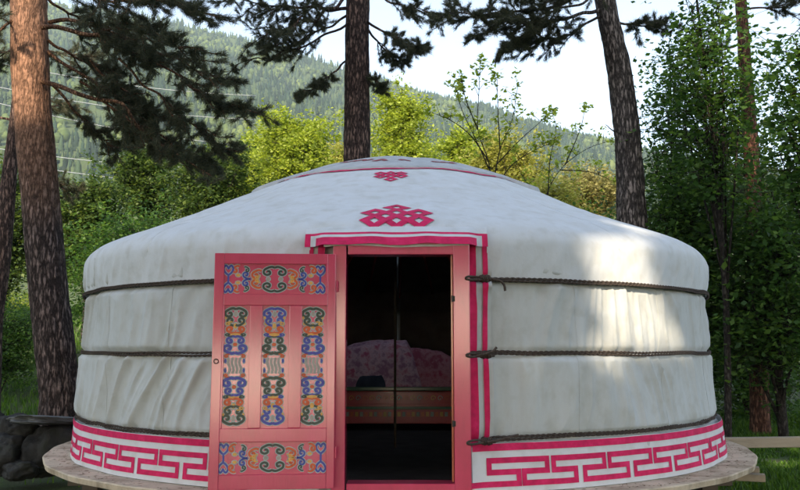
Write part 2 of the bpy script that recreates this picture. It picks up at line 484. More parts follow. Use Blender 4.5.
# ------------------------------------------------------------------ yurt surfaces
YC = 8.6
XS = -0.038
PZ = 0.55                               # top of the platform
ROPES = (1.39, 0.89, 0.325)
def wall_R(th, z):
    """radius of the wall canvas at angle th (0 = towards the camera) and height z above the platform"""
    R = 2.995 - 0.070 * np.clip(z / 1.6, 0, 1)
    for zr in ROPES: R = R - .013 * np.exp(-((z - zr) / .030) ** 2)
    bul = .005 * (np.sin(np.clip((z - .33) / .56, 0, 1) * PI) + np.sin(np.clip((z - .89) / .5, 0, 1) * PI) + .6 * np.sin(np.clip((z - 1.39) / .33, 0, 1) * PI))
    R = R + bul
    u = th * 3.0
    sec = np.where(z > .89, 1.0, 0.0) + np.where(z > 1.39, 1.0, 0.0)
    k = np.where(sec == 0, .75, np.where(sec == 1, .5, .2))
    att = np.minimum(1, np.minimum(np.abs(z - ROPES[0]), np.minimum(np.abs(z - ROPES[1]), np.abs(z - ROPES[2]))) / .05) * .55 + .45
    k = k * (vn(u * .8, s=22) * .9 + np.where(u < 0, .9, .35))
    q = u - k * z + .10 * vn(u * 1.5, z * 2, s=21) + sec * 3.7
    n1 = np.clip(1 - np.abs(vn(q * 3.8, z * 1.0, s=1)) * 1.5, 0, 1) ** 1.6
    n2 = np.clip(1 - np.abs(vn(q * 8.5, z * 1.8, s=2)) * 1.5, 0, 1) ** 1.5 + .30 * np.clip(1 - np.abs(vn(q * 17 + z * 2, z * 3, s=7)) * 1.6, 0, 1)
    n3 = vn(q * 1.3, z * 1.2, s=3)
    n4 = vn(u * 16, z * 7, s=4)
    R = R + att * (.040 * n1 * (.9 + .5 * vn(u * 1.1, z, s=61)) + .024 * n2 * (.7 + .6 * vn(u * 2, z * 2, s=6)) + .016 * n3 + .0016 * n4)
    # gathered puckers hanging from each rope
    for zr in ROPES:
        d = np.abs(z - zr)
        R = R + .009 * np.exp(-d / .08) * vn(u * 19 + zr * 9, s=12)
    return R
def wall_P(th, z, off=0.0):
    R = wall_R(th, z) + off
    return R * np.sin(th) + XS, YC - R * np.cos(th), PZ + z

PROF = [(2.962, 1.385), (2.972, 1.50), (2.98, 1.60), (2.975, 1.675), (2.93, 1.745), (2.85, 1.80), (2.71, 1.865), (2.38, 1.995), (1.93, 2.185), (1.3, 2.475), (.7, 2.70), (.35, 2.775), (0.0, 2.80)]
def catmull(P, m=14):
    P = [np.array(p, float) for p in P]; Q = [2 * P[0] - P[1]] + P + [2 * P[-1] - P[-2]]
    out = []
    for i in range(1, len(Q) - 2):
        for t in np.linspace(0, 1, m, endpoint=False):
            a, b, c, d = Q[i - 1], Q[i], Q[i + 1], Q[i + 2]
            out.append(.5 * ((2 * b) + (c - a) * t + (2 * a - 5 * b + 4 * c - d) * t * t + (3 * b - a - 3 * c + d) * t ** 3))
    out.append(P[-1])
    return np.array(out)
PC = catmull(PROF)
PL = np.concatenate([[0], np.cumsum(np.hypot(*(PC[1:] - PC[:-1]).T))])     # arc length from the hem
def s_of_r(r):                     # arc length where the roof has radius r (upper part)
    return np.interp(-np.asarray(r, float), -PC[56:, 0], PL[56:])
def roof_P(th, s, off=0.0):
    r = np.interp(s, PL, PC[:, 0]); z = np.interp(s, PL, PC[:, 1])
    ds = .01
    tr = (np.interp(s + ds, PL, PC[:, 0]) - np.interp(s - ds, PL, PC[:, 0])); tz = (np.interp(s + ds, PL, PC[:, 1]) - np.interp(s - ds, PL, PC[:, 1]))
    L = np.hypot(tr, tz) + 1e-9
    nr, nz = tz / L, -tr / L
    rr = np.maximum(r, .05)
    u = th * 3.0
    lo = (1 - smooth01((s - .12) / .35)) * (.15 + .85 * smooth01(s / .12))
    q_ = u - .35 * s + .08 * vn(u * 1.4, s=29)
    w_ = .010 * vn(u * 1.1, s * 1.4, s=31) + .004 * (1 - 2 * np.abs(vn(u * 4.5 + s * .6, s * .9, s=32))) * np.exp(-s / 1.2) \
        + .0035 * (1 - 2 * np.abs(vn(u * 1.6 + s * 1.3, s * 5.5 - u * 1.0, s=34))) * smooth01(s / .5) + .0012 * vn(u * 9, s * 9, s=35)
    w_ = w_ + lo * (.014 * (1 - 1.6 * np.abs(vn(q_ * 3.4, s * 1.2, s=36))) ** 3 + .007 * (1 - 2 * np.abs(vn(q_ * 8, s * 2, s=37))))
    w_ = w_ * np.clip(rr / .8, 0, 1)
    # shallow sag between the roof poles near the eave
    w_ = w_ - .006 * np.abs(np.sin(u * 4.2)) * np.exp(-((s - 1.0) / .5) ** 2)
    d = w_ + off
    r2 = r + nr * d; z2 = z + nz * d
    return r2 * np.sin(th) + XS, YC - r2 * np.cos(th), PZ + z2

yurt = empty('yurt', (0, YC, PZ), 'round white canvas yurt with pink red door and crimson trim on a wooden platform', 'yurt')
def ylink(o):
    o.location = (0, -YC, -PZ)   # vertices are in world coordinates
    return o
# wall
th = np.linspace(-PI, PI, 1300)
zs = np.linspace(0.0, 1.66, 170)
TH, ZZ = np.meshgrid(th, zs)
X, Y, Z = wall_P(TH, ZZ)
cx = (X[:-1, :-1] + X[1:, 1:]) / 2; czz = (ZZ[:-1, :-1] + ZZ[1:, 1:]) / 2; cyy = (Y[:-1, :-1] + Y[1:, 1:]) / 2
mask = ~((cx > -.42) & (cx < .455) & (czz < 1.60) & (cyy < YC))
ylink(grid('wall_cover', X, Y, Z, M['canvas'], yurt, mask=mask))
# brown felt lining inside the wall and under the roof
X, Y, Z = wall_P(TH, ZZ, -.09)
ylink(grid('lining', X[::4, ::4], Y[::4, ::4], Z[::4, ::4], M['lining'], yurt, mask=mask.reshape(mask.shape)[::4, ::4][:len(zs[::4]) - 1, :len(th[::4]) - 1]))
# roof
ss = np.linspace(0, PL[-1], 190)
TH, SS = np.meshgrid(th, ss)
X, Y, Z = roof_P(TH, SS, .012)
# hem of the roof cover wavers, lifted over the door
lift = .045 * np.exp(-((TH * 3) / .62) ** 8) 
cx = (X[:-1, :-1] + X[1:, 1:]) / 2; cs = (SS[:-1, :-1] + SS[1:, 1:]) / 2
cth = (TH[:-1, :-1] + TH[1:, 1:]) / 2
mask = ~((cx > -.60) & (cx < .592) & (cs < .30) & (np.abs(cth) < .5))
hole = (np.abs(cth) > R_(95)) & (cs > s_of_r(.95))  # unseen opening at the back, added to let skylight into the interior
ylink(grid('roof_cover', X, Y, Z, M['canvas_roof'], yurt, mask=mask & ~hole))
X, Y, Z = roof_P(TH[::5, ::5], SS[::5, ::5], -.06)
m5 = ~((np.abs(X[:-1, :-1]) < .56) & (SS[::5, ::5][:-1, :-1] < .28) & (np.abs(TH[::5, ::5][:-1, :-1]) < .5)) & ~((np.abs(TH[::5, ::5][:-1, :-1]) > R_(93)) & (SS[::5, ::5][:-1, :-1] > s_of_r(1.0)))
ylink(grid('lining', X, Y, Z, M['lining'], yurt, mask=m5))

# vertical seams of the wall canvas
for u_ in (-2.55, -1.75, 1.28, 2.2, 3.1):
    z_ = np.linspace(.30, 1.385, 90)
    xa, ya, za = wall_P((u_ + .03 * z_) / 3.0 + 0 * z_, z_, .0012)
    mb = MB(); mb.tube(list(zip(xa, ya, za)), .0022, 5); ylink(mb.build('wall_seam', M['canvas'], yurt, True))
# radial seams of the roof canvas
mb = MB()
for a in (-72, -38, 33, 68, 110, 150, -110, -150):
    a = R_(a)
    s_ = np.linspace(.25, s_of_r(1.4), 60)
    xa, ya, za = roof_P(a + .004 * vn(s_ * 3, s=int(a * 10) + 60), s_, .0125)
    mb = MB(); mb.tube(list(zip(xa, ya, za)), .0022, 5); ylink(mb.build('roof_seam', M['canvas_roof'], yurt, True))

# crown cover: grey felt disc, longer at the sides and the back
na, nr_ = 260, 40
A = np.linspace(-PI, PI, na); T = np.linspace(0, 1, nr_)
AA, TT = np.meshgrid(A, T)
lim = 1.235 + .22 * smooth01((np.abs(AA) - R_(58)) / R_(7)) + .006 * np.sin(AA * 23)
RRR = lim * TT
SSc = s_of_r(RRR)
X, Y, Z = roof_P(AA, SSc, .030 + .022 * smooth01((np.abs(AA) - R_(52)) / R_(14)))
edge = np.stack([X[-1], Y[-1], Z[-1] - .05])
X = np.vstack([X, edge[0][None]]); Y = np.vstack([Y, edge[1][None]]); Z = np.vstack([Z, edge[2][None]])
cm = np.ones((X.shape[0] - 1, X.shape[1] - 1), bool)
cm[:nr_ - 1] = ~((np.abs(AA[:-1, :-1]) > R_(97)) & (RRR[:-1, :-1] < .92))  # same added skylight opening through the felt
ylink(grid('crown_cover', X, Y, Z, M['felt'], yurt, mask=cm))
def ribbon_roof(mb, pts, wd, off, mi=0, step=.03):
    """flat ribbon on the roof; pts = (angle, arc length)"""
    P = [np.array(p, float) for p in pts]
    fine = []
    for a, b in zip(P[:-1], P[1:]):
        L = math.hypot((b[0] - a[0]) * 2.9, b[1] - a[1]); k = max(1, int(L / step))
        for i in range(k): fine.append(a + (b - a) * i / k)
    fine.append(P[-1])
    fine = np.array(fine)
    r = np.interp(fine[:, 1], PL, PC[:, 0])
    L = []; Rr = []
    for i in range(len(fine)):
        d = fine[min(i + 1, len(fine) - 1)] - fine[max(i - 1, 0)]
        d = np.array([d[0] * r[i], d[1]]); d /= np.linalg.norm(d) + 1e-9
        nn = np.array([-d[1], d[0]]) * wd / 2
        L.append((fine[i, 0] + nn[0] / r[i], fine[i, 1] + nn[1])); Rr.append((fine[i, 0] - nn[0] / r[i], fine[i, 1] - nn[1]))
    L = np.array(L); Rr = np.array(Rr); C_ = (L + Rr) / 2
    V = []
    for arr in (L, C_, Rr):
        xa, ya, za = roof_P(arr[:, 0], arr[:, 1], off); V.append(np.stack([xa, ya, za], 1))
    n = len(fine); F = []
    for j in (0, 1):
        for i in range(n - 1): F.append((j * n + i, j * n + i + 1, (j + 1) * n + i + 1, (j + 1) * n + i))
    mb.add(np.concatenate(V), F, mi)
# crimson edging in front of the crown
mb = MB()
aa = np.linspace(-R_(62), R_(62), 90)
ribbon_roof(mb, [(a, float(s_of_r(1.275))) for a in aa], .05, .019)
ylink(mb.build('crown_trim', M['red_cloth'], yurt, True))
# printed marks on the crown felt
for a0, a1, r0 in ((-35, -14, .90), (-12, -5, .95), (2, 8, .95), (22, 38, .92)):
    mb = MB(); ribbon_roof(mb, [(R_(a), float(s_of_r(r0 + .03 * math.sin(a)))) for a in np.linspace(a0, a1, 12)], .05, .034)
    ylink(mb.build('crown_ornament', M['rust_cloth'], yurt, True))

HOLES = [(0, 0), (0, 2), (0, 4), (-1, 3), (1, 3), (-2, 2), (2, 2), (-2, 4), (2, 4), (-1, 1.15), (1, 1.15)][:9]
def knot(name, xc, s_top, cw, rh, up=True, off=.0165):
    mb = MB()
    for c, r_ in HOLES:
        cs_ = s_top - r_ * rh if up else s_top + r_ * rh
        r0 = float(np.interp(cs_, PL, PC[:, 0]))
        cxa = xc + c * cw
        inner = []; outer = []
        K = 6
        for q in range(4):
            a0 = q * PI / 2; a1 = a0 + PI / 2
            for k in range(K):
                t = k / K
                ux = math.cos(a0) * (1 - t) + math.cos(a1) * t; uy = math.sin(a0) * (1 - t) + math.sin(a1) * t
                outer.append((cxa + ux * cw * 1.42, cs_ + uy * rh * 1.34)); inner.append((cxa + ux * cw * .46, cs_ + uy * rh * .50))
        arrs = []
        for ring in (outer, [((a[0] + b[0]) / 2, (a[1] + b[1]) / 2) for a, b in zip(outer, inner)], inner):
            ring = np.array(ring)
            rr = np.interp(ring[:, 1], PL, PC[:, 0])
            xa, ya, za = roof_P(np.arcsin(ring[:, 0] / rr), ring[:, 1], off)
            arrs.append(np.stack([xa, ya, za], 1))
        n = 4 * K; F = []
        for j in (0, 1):
            for i in range(n): F.append((j * n + i, j * n + (i + 1) % n, (j + 1) * n + (i + 1) % n, (j + 1) * n + i))
        mb.add(np.concatenate(arrs), F)
        off += .0004
    o = ylink(mb.build(name, M['red_cloth'], yurt, True))
    return o
s_big = float(s_of_r(2.66))
s_low = float(s_of_r(2.97))
knot('endless_knot', .015, s_big + .060, .076, .078)['label'] = 'large crimson endless knot above the door'
knot('endless_knot', -.04, float(s_of_r(1.66)), .044, .052, up=False)['label'] = 'small crimson endless knot below the crown'

# ------------------------------------------------------------------ trim on the wall and over the door
def ribbon_wall(mb, pts, wd, off, mi=0, step=.025, R0=3.05):
    P = [np.array(p, float) for p in pts]      # (u = metres along the wall, z)
    fine = []
    for a, b in zip(P[:-1], P[1:]):
        k = max(1, int(np.linalg.norm(b - a) / step))
        for i in range(k): fine.append(a + (b - a) * i / k)
    fine.append(P[-1]); fine = np.array(fine)
    n = len(fine); L = np.zeros((n, 2)); Q = np.zeros((n, 2))
    for i in range(n):
        d = fine[min(i + 1, n - 1)] - fine[max(i - 1, 0)]; d /= np.linalg.norm(d) + 1e-9
        nn = np.array([-d[1], d[0]]) * (wd if np.isscalar(wd) else wd[i]) / 2
        L[i] = fine[i] + nn; Q[i] = fine[i] - nn
    V = []
    for arr in (L, (L + Q) / 2, Q):
        V.append(arr)
    V = np.concatenate(V); F = []
    for j in (0, 1):
        for i in range(n - 1): F.append((j * n + i, j * n + i + 1, (j + 1) * n + i + 1, (j + 1) * n + i))
    return V, F
def wall_patch(mb, V, F, surf, off, mi=0):
    x, y, z = surf(V[:, 0], V[:, 1], off)
    mb.add(np.stack([x, y, z], 1), F, mi)
def surf_wall(u, z, off): return wall_P((np.asarray(u) + .038) / 3.02, z, off + .024 * smooth01((np.asarray(z) - 1.30) / .08))
for u0, u1, wd in ((.486, .492, .062), (.584, .580, .036), (-.535, -.54, .050), (-.605, -.61, .030)):
    mb = MB(); V, F = ribbon_wall(mb, [(u0, 1.70), (u1, 1.0), (u1 - .003, .30)], wd, 0)
    wall_patch(mb, V, F, surf_wall, .026)
    ylink(mb.build('door_trim', M['red_cloth'], yurt, True))
# white facing cloth under the stripes
for a, b in ((.44, .628), (-.645, -.51)):
    mb = MB()
    us = np.linspace(a, b, 8); zz = np.linspace(.30, 1.68, 90)
    U, Zg = np.meshgrid(us, zz); x, y, z = surf_wall(U, Zg, .018)
    nn = U.size; I = np.arange(nn).reshape(U.shape)
    mb.add(np.stack([x, y, z], -1).reshape(-1, 3), [tuple(int(v) for v in (I[i, j], I[i, j + 1], I[i + 1, j + 1], I[i + 1, j])) for i in range(U.shape[0] - 1) for j in range(U.shape[1] - 1)])
    ylink(mb.build('door_facing', M['canvas'], yurt, True))

# valance: the front edge of the roof cloth hanging over the lintel
def valance():
    xs = np.linspace(-.640, .590, 130); ts = np.linspace(0, 1, 60)
    XX, TT = np.meshgrid(xs, ts)
    r = np.sqrt(3.03 ** 2)
    # upper edge lies on the roof, lower edge in front of the lintel
    zt = PZ + 1.748; yt = YC - np.sqrt(2.950 ** 2 - XX ** 2)
    sagc = .009 * np.exp(-((XX - .0) / .13) ** 2) - .008 * np.exp(-((XX - .17) / .10) ** 2) - .006 * np.exp(-((XX + .17) / .1) ** 2) + .004 * vn(XX * 11, s=44)
    zb = PZ + 1.606 - sagc; yb = 5.484 + .135 * smooth01((np.abs(XX + .025) - .475) / .09)
    Zv = zt + (zb - zt) * TT + .0
    Yv = yt + (yb - yt) * TT ** .75 - .012 * np.sin(TT * PI) + .004 * vn(XX * 9, TT * 2, s=45) * TT
    ft = (TT[:-1, :-1] + TT[1:, 1:]) / 2; fx = np.abs((XX[:-1, :-1] + XX[1:, 1:]) / 2 + .025)
    mi = np.zeros(ft.shape, int)
    mi[(ft > .36) & (ft < .48)] = 1
    mi[(ft > .61) & (ft < 1.0) & (fx < .535)] = 1
    mi[(fx > .579) & (ft > .36)] = 1
    
    ylink(grid('valance', XX, Yv, Zv, [M['canvas_roof'], M['red_cloth']], yurt, mi=mi))
    # beige felt edge showing below it
    xs = np.linspace(-.50, .455, 110); ts = np.linspace(0, 1, 8)
    XX, TT = np.meshgrid(xs, ts)
    sg = .012 * np.exp(-((XX - .0) / .12) ** 2) + .006 * vn(XX * 8, s=46) - .004
    Zv = PZ + 1.622 + (-.030 - sg) * TT; Yv = 5.4935 + .012 * (1 - TT) + .003 * vn(XX * 14, TT, s=47)
    ylink(grid('felt_edge', XX, Yv, Zv, M['felt_beige'], yurt))
valance()
mb = MB()
V, F = ribbon_wall(mb, [(.437, 1.66), (.437, 1.3), (.437, 1.0)], .030, 0)
wall_patch(mb, V, F, surf_wall, .033)
ylink(mb.build('felt_edge', M['felt_beige'], yurt, True))

# ------------------------------------------------------------------ skirt with the meander
def skirt_surf(side):
    def f(u, z, off):
        t = np.clip((.345 - z) / .36, 0, 1)
        th_ = np.asarray(u) / 3.16
        R = 3.038 + .028 * t + .008 * vn(np.asarray(u) * 2.2, z * 2, s=51 + side) + .004 * vn(np.asarray(u) * 7, z * 2.5, s=52) + off
        return R * np.sin(th_) - .02, YC - R * np.cos(th_), PZ + np.asarray(z)
    return f
def skirt(side, label):
    root = yurt
    f = skirt_surf(side)
    top = .315
    if side > 0:
        us = np.linspace(.50, 8.9, 460)
    else:
        us = np.linspace(-8.9, -.52, 460)
    ts = np.linspace(0, 1, 26)
    U, T = np.meshgrid(us, ts)
    zb = .004 - 0 * U
    if side > 0:                       # rounded, slightly lifted free corner by the door
        c = np.exp(-(U - .50) / .12)
        zt = top - .022 * np.exp(-(U - .50) / .05)
        zb = zb + .0
        Uo = U + .05 * T * (U < .9) * np.exp(-(U - .5) / .1)
    else:
        zt = top + 0 * U; Uo = U
    Zs = zt + (zb - zt) * T + .003 * vn(U * 5, s=53) * (1 - T)
    x, y, z = f(Uo if side < 0 else U, Zs, 0)
    if side > 0:
        y = y - .05 * np.exp(-(U - .5) / .10)
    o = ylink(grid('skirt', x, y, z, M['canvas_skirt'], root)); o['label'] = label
    def lift(V, off):
        x, y, z = f(V[:, 0], V[:, 1], off)
        if side > 0: y = y - .05 * np.exp(-(V[:, 0] - .5) / .10)
        return np.stack([x, y, z], 1)
    # top band
    m1 = MB()
    V, Fq = ribbon_wall(m1, [(side * .505, top - .026), (side * 6.5, top - .026)], .046, 0)
    m1.add(lift(V, .004), Fq)
    b = m1.build('red_band', M['red_cloth'], o, True)
    # meander
    P = .475; wd = .036
    lv = (.205, .131, .057)
    m2 = MB(); path = []
    def app(a, z_): path.append((a, z_))
    s0 = .62 if side > 0 else .53
    if side > 0:
        app(.51, lv[2]); app(.62 + .21, lv[2]); app(.62 + .21, lv[1]); app(.62, lv[1]); app(.62, lv[0])
        start = .62
    else:
        start = -9.0 + .06
        app(start, lv[1]); app(start, lv[0])
    k = 0
    end = 6.5 if side > 0 else -.6
    x0 = start
    while x0 < end:
        app(x0 + .895 * P, lv[0]); app(x0 + .895 * P, lv[1]); app(x0 + .526 * P, lv[1]); app(x0 + .526 * P, lv[2])
        app(x0 + 1.368 * P, lv[2]); app(x0 + 1.368 * P, lv[1]); app(x0 + P, lv[1]); app(x0 + P, lv[0])
        x0 += P
    offs = .0040
    for i, (a, b_) in enumerate(zip(path[:-1], path[1:])):
        a = np.array(a); b_ = np.array(b_)
        d = (b_ - a) / np.linalg.norm(b_ - a)
        hor = abs(d[0]) > .5
        e = wd / 2 if hor else -wd / 2
        V, Fq = ribbon_wall(m2, [a - d * e, b_ + d * e], wd, 0)
        if side < 0 and max(a[0], b_[0]) > -.52: continue
        m2.add(lift(V, offs), Fq)
    m2.build('meander', M['red_cloth'], o, True)
skirt(1, 'right skirt with crimson meander and a free corner by the door')
skirt(-1, 'left skirt with crimson meander running behind the open door')

# ------------------------------------------------------------------ ropes
def belt(z0, u0, u1, seed, knotted):
    root = None
    mb = MB()
    n = int(abs(u1 - u0) / .016)
    us = np.linspace(u0, u1, n)
    for k in range(2):
        sag = .006 * vn(us * .9, s=seed) + .004 * vn(us * 4, s=seed + 3)
        zz = z0 + sag + (k - .5) * .015 + .004 * vn(us * 3, s=seed + 9 + k) 
        ph = us * 75 + k * 2
        for st in range(2):
            a = ph + st * PI
            R0_ = wall_R(us / 3.05, z0 + 0 * us); R1_ = 2.985 - z0 * .0125 + (.012 if z0 > 1.2 else 0)
            x, y, z = wall_P(us / 3.05, z0 + 0 * us, np.maximum(.014 if z0 < 1.2 else .040, R1_ - R0_ + .010))
            rr = .0048
            zt = PZ + zz + np.sin(a) * rr
            R = 1 + (np.cos(a) * rr) / 3.0
            mb.tube(list(zip(x * R, YC - (YC - y) * R, zt)), .0054, 6)
    o = ylink(mb.build('rope_belt', M['rope'], yurt, True))
    return o
BEL = []
for i, z0 in enumerate(ROPES):
    zo = z0 if i < 2 else z0 + .012
    BEL.append(belt(zo, .47, 5.2, 100 + i * 7, True))
    BEL.append(belt(zo, -5.2, -.50, 200 + i * 7, False))
# knots and dangling ends by the right jamb
def rope_path(mb, pts, r=.0085, k=10):
    C_ = catmull(pts, k) if len(pts[0]) == 2 else None
    P = [np.array(p, float) for p in pts]; Q = [2 * P[0] - P[1]] + P + [2 * P[-1] - P[-2]]; out = []
    for i in range(1, len(Q) - 2):
        for t in np.linspace(0, 1, k, endpoint=False):
            a, b, c, d = Q[i - 1], Q[i], Q[i + 1], Q[i + 2]
            out.append(.5 * ((2 * b) + (c - a) * t + (2 * a - 5 * b + 4 * c - d) * t * t + (3 * b - a - 3 * c + d) * t ** 3))
    out.append(P[-1])
    mb.tube(out, r, 6)
def rope_knot(z0, tail, parent):
    mb = MB(); z = PZ + z0; yf = 5.555
    rope_path(mb, [(.60, yf + .03, z), (.50, yf - .01, z + .006), (.445, yf - .06, z + .004), (.43, yf - .065, z - .008), (.46, yf - .05, z - .016), (.52, yf - .015, z - .012), (.62, yf + .03, z - .010)], .0080)
    # wrapped knot
    for q in range(5):
        xq = .535 + q * .013; rr = .017 + .004 * (q % 2)
        mb.tube([(xq + .006 * math.sin(t * 2), yf + .008 + math.cos(t) * rr, z - .003 + math.sin(t) * rr) for t in np.linspace(0, 2 * PI, 13)], .0075, 6)
    rope_path(mb, tail, .0085)
    o = mb.build('rope_knot', M['rope'], yurt, True); ylink(o)
z = PZ + ROPES[0]
rope_knot(ROPES[0], [(.585, 5.56, z), (.63, 5.545, z - .012), (.665, 5.55, z - .022), (.688, 5.555, z - .05), (.694, 5.56, z - .085)], None)
z = PZ + ROPES[1]
rope_knot(ROPES[1], [(.50, 5.53, z - .01), (.55, 5.52, z + .002), (.60, 5.52, z + .018), (.63, 5.53, z + .045)], None)
z = PZ + ROPES[2] + .01
rope_knot(ROPES[2] + .01, [(.56, 5.52, z - .004), (.63, 5.50, z + .01), (.70, 5.50, z + .03), (.76, 5.51, z + .042)], None)

# ------------------------------------------------------------------ door frame
FX0, FX1 = -.440, .456
def frame():
    mb = MB(); y0, y1 = 5.500, 5.66; yc = (y0 + y1) / 2; dy = y1 - y0
    zt = PZ + 1.630; zb = PZ + .004
    wj, wl = .088, .090
    f = mb
    f.box(((FX0 + wj / 2), yc, (zb + zt) / 2), (wj, dy, zt - zb), bev=.006)
    f.box(((FX1 - wj / 2 - .010), yc, (zb + zt) / 2), (wj + .02, dy, zt - zb), bev=.006)
    f.box(((FX0 + FX1) / 2, yc, zt - wl / 2), (FX1 - FX0 - 2 * wj - .02, dy - .004, wl), bev=.005)
    f.box(((FX0 + FX1) / 2, yc, zb + .035), (FX1 - FX0 - 2 * wj - .02, dy - .004, .07), bev=.005)
    o = ylink(f.build('door_frame', M['pink'], yurt))
    # strip inside the right jamb, orange sunlight painted into its colour
    b = MB()
    b.box((FX1 - wj - .027, y0 + .075, (zb + zt) / 2 - .005), (.012, .06, zt - zb - .16), bev=.003)
    b.build('lit_jamb_strip', M['sunlit_edge'], o)
    for zz in (.45, 1.25):
        b = MB()
        b.tube([(FX1 - .115, y0 - .004, PZ + zz - .02), (FX1 - .115, y0 - .004, PZ + zz + .02)], .007, 8)
        b.box((FX1 - .108, y0 - .002, PZ + zz), (.02, .004, .035))
        b.build('latch', M['iron'], o)
frame()

# ------------------------------------------------------------------ open door leaf with painted panels
def leaf():
    W, H, TK = .775, 1.478, .036
    # local: X from the hinge to the left, Z up; outer painted face towards the camera (-Y)
    hinge = Vector((-.415, 5.462, PZ + .060))
    free = Vector((-1.190, 5.395, PZ + .060))
    ang = math.atan2(free.y - hinge.y, free.x - hinge.x)
    door = bpy.data.objects.new('door', None); COL.objects.link(door)
    ex = Vector((-math.cos(ang), -math.sin(ang), 0))        # to the right in the picture
    o_ = hinge - ex * W
    Mx = Matrix(((ex.x, -ex.y, 0, o_.x), (ex.y, ex.x, 0, o_.y), (0, 0, 1, o_.z), (0, 0, 0, 1)))
    # x right 0..W, y away from camera, z up
    loc = Matrix.Translation((0, -YC - .035, -PZ)) @ Mx @ Matrix.Translation((0, 0, H / 2)) @ Matrix.Rotation(R_(-2.1), 4, 'X') @ Matrix.Translation((0, 0, -H / 2))
    def ln(o): o.parent = yurt; o.matrix_basis = loc; return o
    bpy.data.objects.remove(door)
    xs = [.068, .232, .305, .485, .555, .728]        # panel x limits of the three tall panels
    # openings: (x0,x1,z0,z1)
    TOP = (.062, .710, H - .262, H - .068)
    BOT = (.062, .725, .092, .288)
    TALL = [(.072, .232, .372, 1.142), (.312, .482, .372, 1.142), (.562, .722, .372, 1.142)]
    mb = MB()
    def bx(x0, x1, z0, z1, y0=0, y1=TK, b=.004): mb.box(((x0 + x1) / 2, (y0 + y1) / 2, (z0 + z1) / 2), (x1 - x0, y1 - y0, z1 - z0), bev=b)
    bx(0, .062, 0, H); bx(.725, W, 0, H)
    bx(.062, .725, TOP[3], H); bx(.062, .725, 1.142, TOP[2]); bx(.062, .725, BOT[3], .372); bx(.062, .725, 0, BOT[2])
    bx(.710, .725, TOP[2], TOP[3], .0004)
    bx(.062, .072, .372, 1.142, .0004); bx(.232, .312, .372, 1.142, 0, TK-.0003); bx(.482, .562, .372, 1.142, 0, TK-.0003); bx(.722, .725, .372, 1.142, .0003)
    body = ln(mb.build('door', M['pink'])); 
    def pnl(x0, x1, z0, z1):
        m = MB(); m.box(((x0 + x1) / 2, .022, (z0 + z1) / 2), (x1 - x0, .014, z1 - z0))
        return m
    ORN = [M['pink'], M['p_pale'], M['p_blue'], M['p_green'], M['p_orange'], M['p_yellow'], M['p_grey']]
    def stroke(m, pts, wd, mi, lift):
        # smooth
        P = [np.array(p, float) for p in pts]
        if len(P) > 2:
            Q = [2 * P[0] - P[1]] + P + [2 * P[-1] - P[-2]]; out = []
            for i in range(1, len(Q) - 2):
                for t in np.linspace(0, 1, 4, endpoint=False):
                    a, b, c, d = Q[i - 1], Q[i], Q[i + 1], Q[i + 2]
                    out.append(.5 * ((2 * b) + (c - a) * t + (2 * a - 5 * b + 4 * c - d) * t * t + (3 * b - a - 3 * c + d) * t ** 3))
            out.append(P[-1]); P = out
        n = len(P); V = []
        for i in range(n):
            d = P[min(i + 1, n - 1)] - P[max(i - 1, 0)]; d = d / (np.linalg.norm(d) + 1e-9)
            nn = np.array([-d[1], d[0]]) * wd / 2
            V.append((P[i][0] + nn[0], .015 - lift, P[i][1] + nn[1])); V.append((P[i][0] - nn[0], .015 - lift, P[i][1] - nn[1]))
        m.add(V, [(2 * i, 2 * i + 1, 2 * i + 3, 2 * i + 2) for i in range(n - 1)], mi)
    cnt = [0]
    def curl(m, cx, cz, w_, h_, mi, flipx=1, flipz=1, wd=.010):
        """one scroll; outline pale, core coloured"""
        sh = [(0, .45), (.28, .55), (.62, .42), (.95, .12), (.98, -.28), (.70, -.50), (.42, -.34), (.48, -.02), (.70, -.05)]
        pts = [(cx + flipx * x * w_, cz + flipz * z * h_) for x, z in sh]
        e = cnt[0] % 9 * .00006; cnt[0] += 1
        stroke(m, pts, wd + .010, 1, .0010 + e); stroke(m, pts, wd, mi, .0020 + e)
    def cloud(m, cx, cz, w_, h_, mi, fz=1, wd=.010):
        curl(m, cx, cz, w_, h_, mi, 1, fz, wd); curl(m, cx, cz, w_, h_, mi, -1, fz, wd)
    def heart(m, cx, cz, w_, h_, mi, fz=1, wd=.010):
        sh = [(0, -.5), (.35, -.2), (.5, .2), (.28, .5), (.05, .28), (0, .1)]
        for fx in (1, -1):
            pts = [(cx + fx * x * w_, cz + fz * z * h_) for x, z in sh]
            e = cnt[0] % 9 * .00006; cnt[0] += 1
            stroke(m, pts, wd + .010, 1, .0010 + e); stroke(m, pts, wd, mi, .0020 + e)
    def blob(m, cx, cz, a, b, mi):
        n = 12
        e = cnt[0] % 9 * .00006; cnt[0] += 1
        for s_, k, l in ((1.45, 1, .0010 + e), (1, mi, .0020 + e)):
            m.add([(cx + math.cos(t) * a * s_, .015 - l, cz + math.sin(t) * b * s_) for t in np.linspace(0, 2 * PI, n, endpoint=False)], [tuple(range(n))], k)
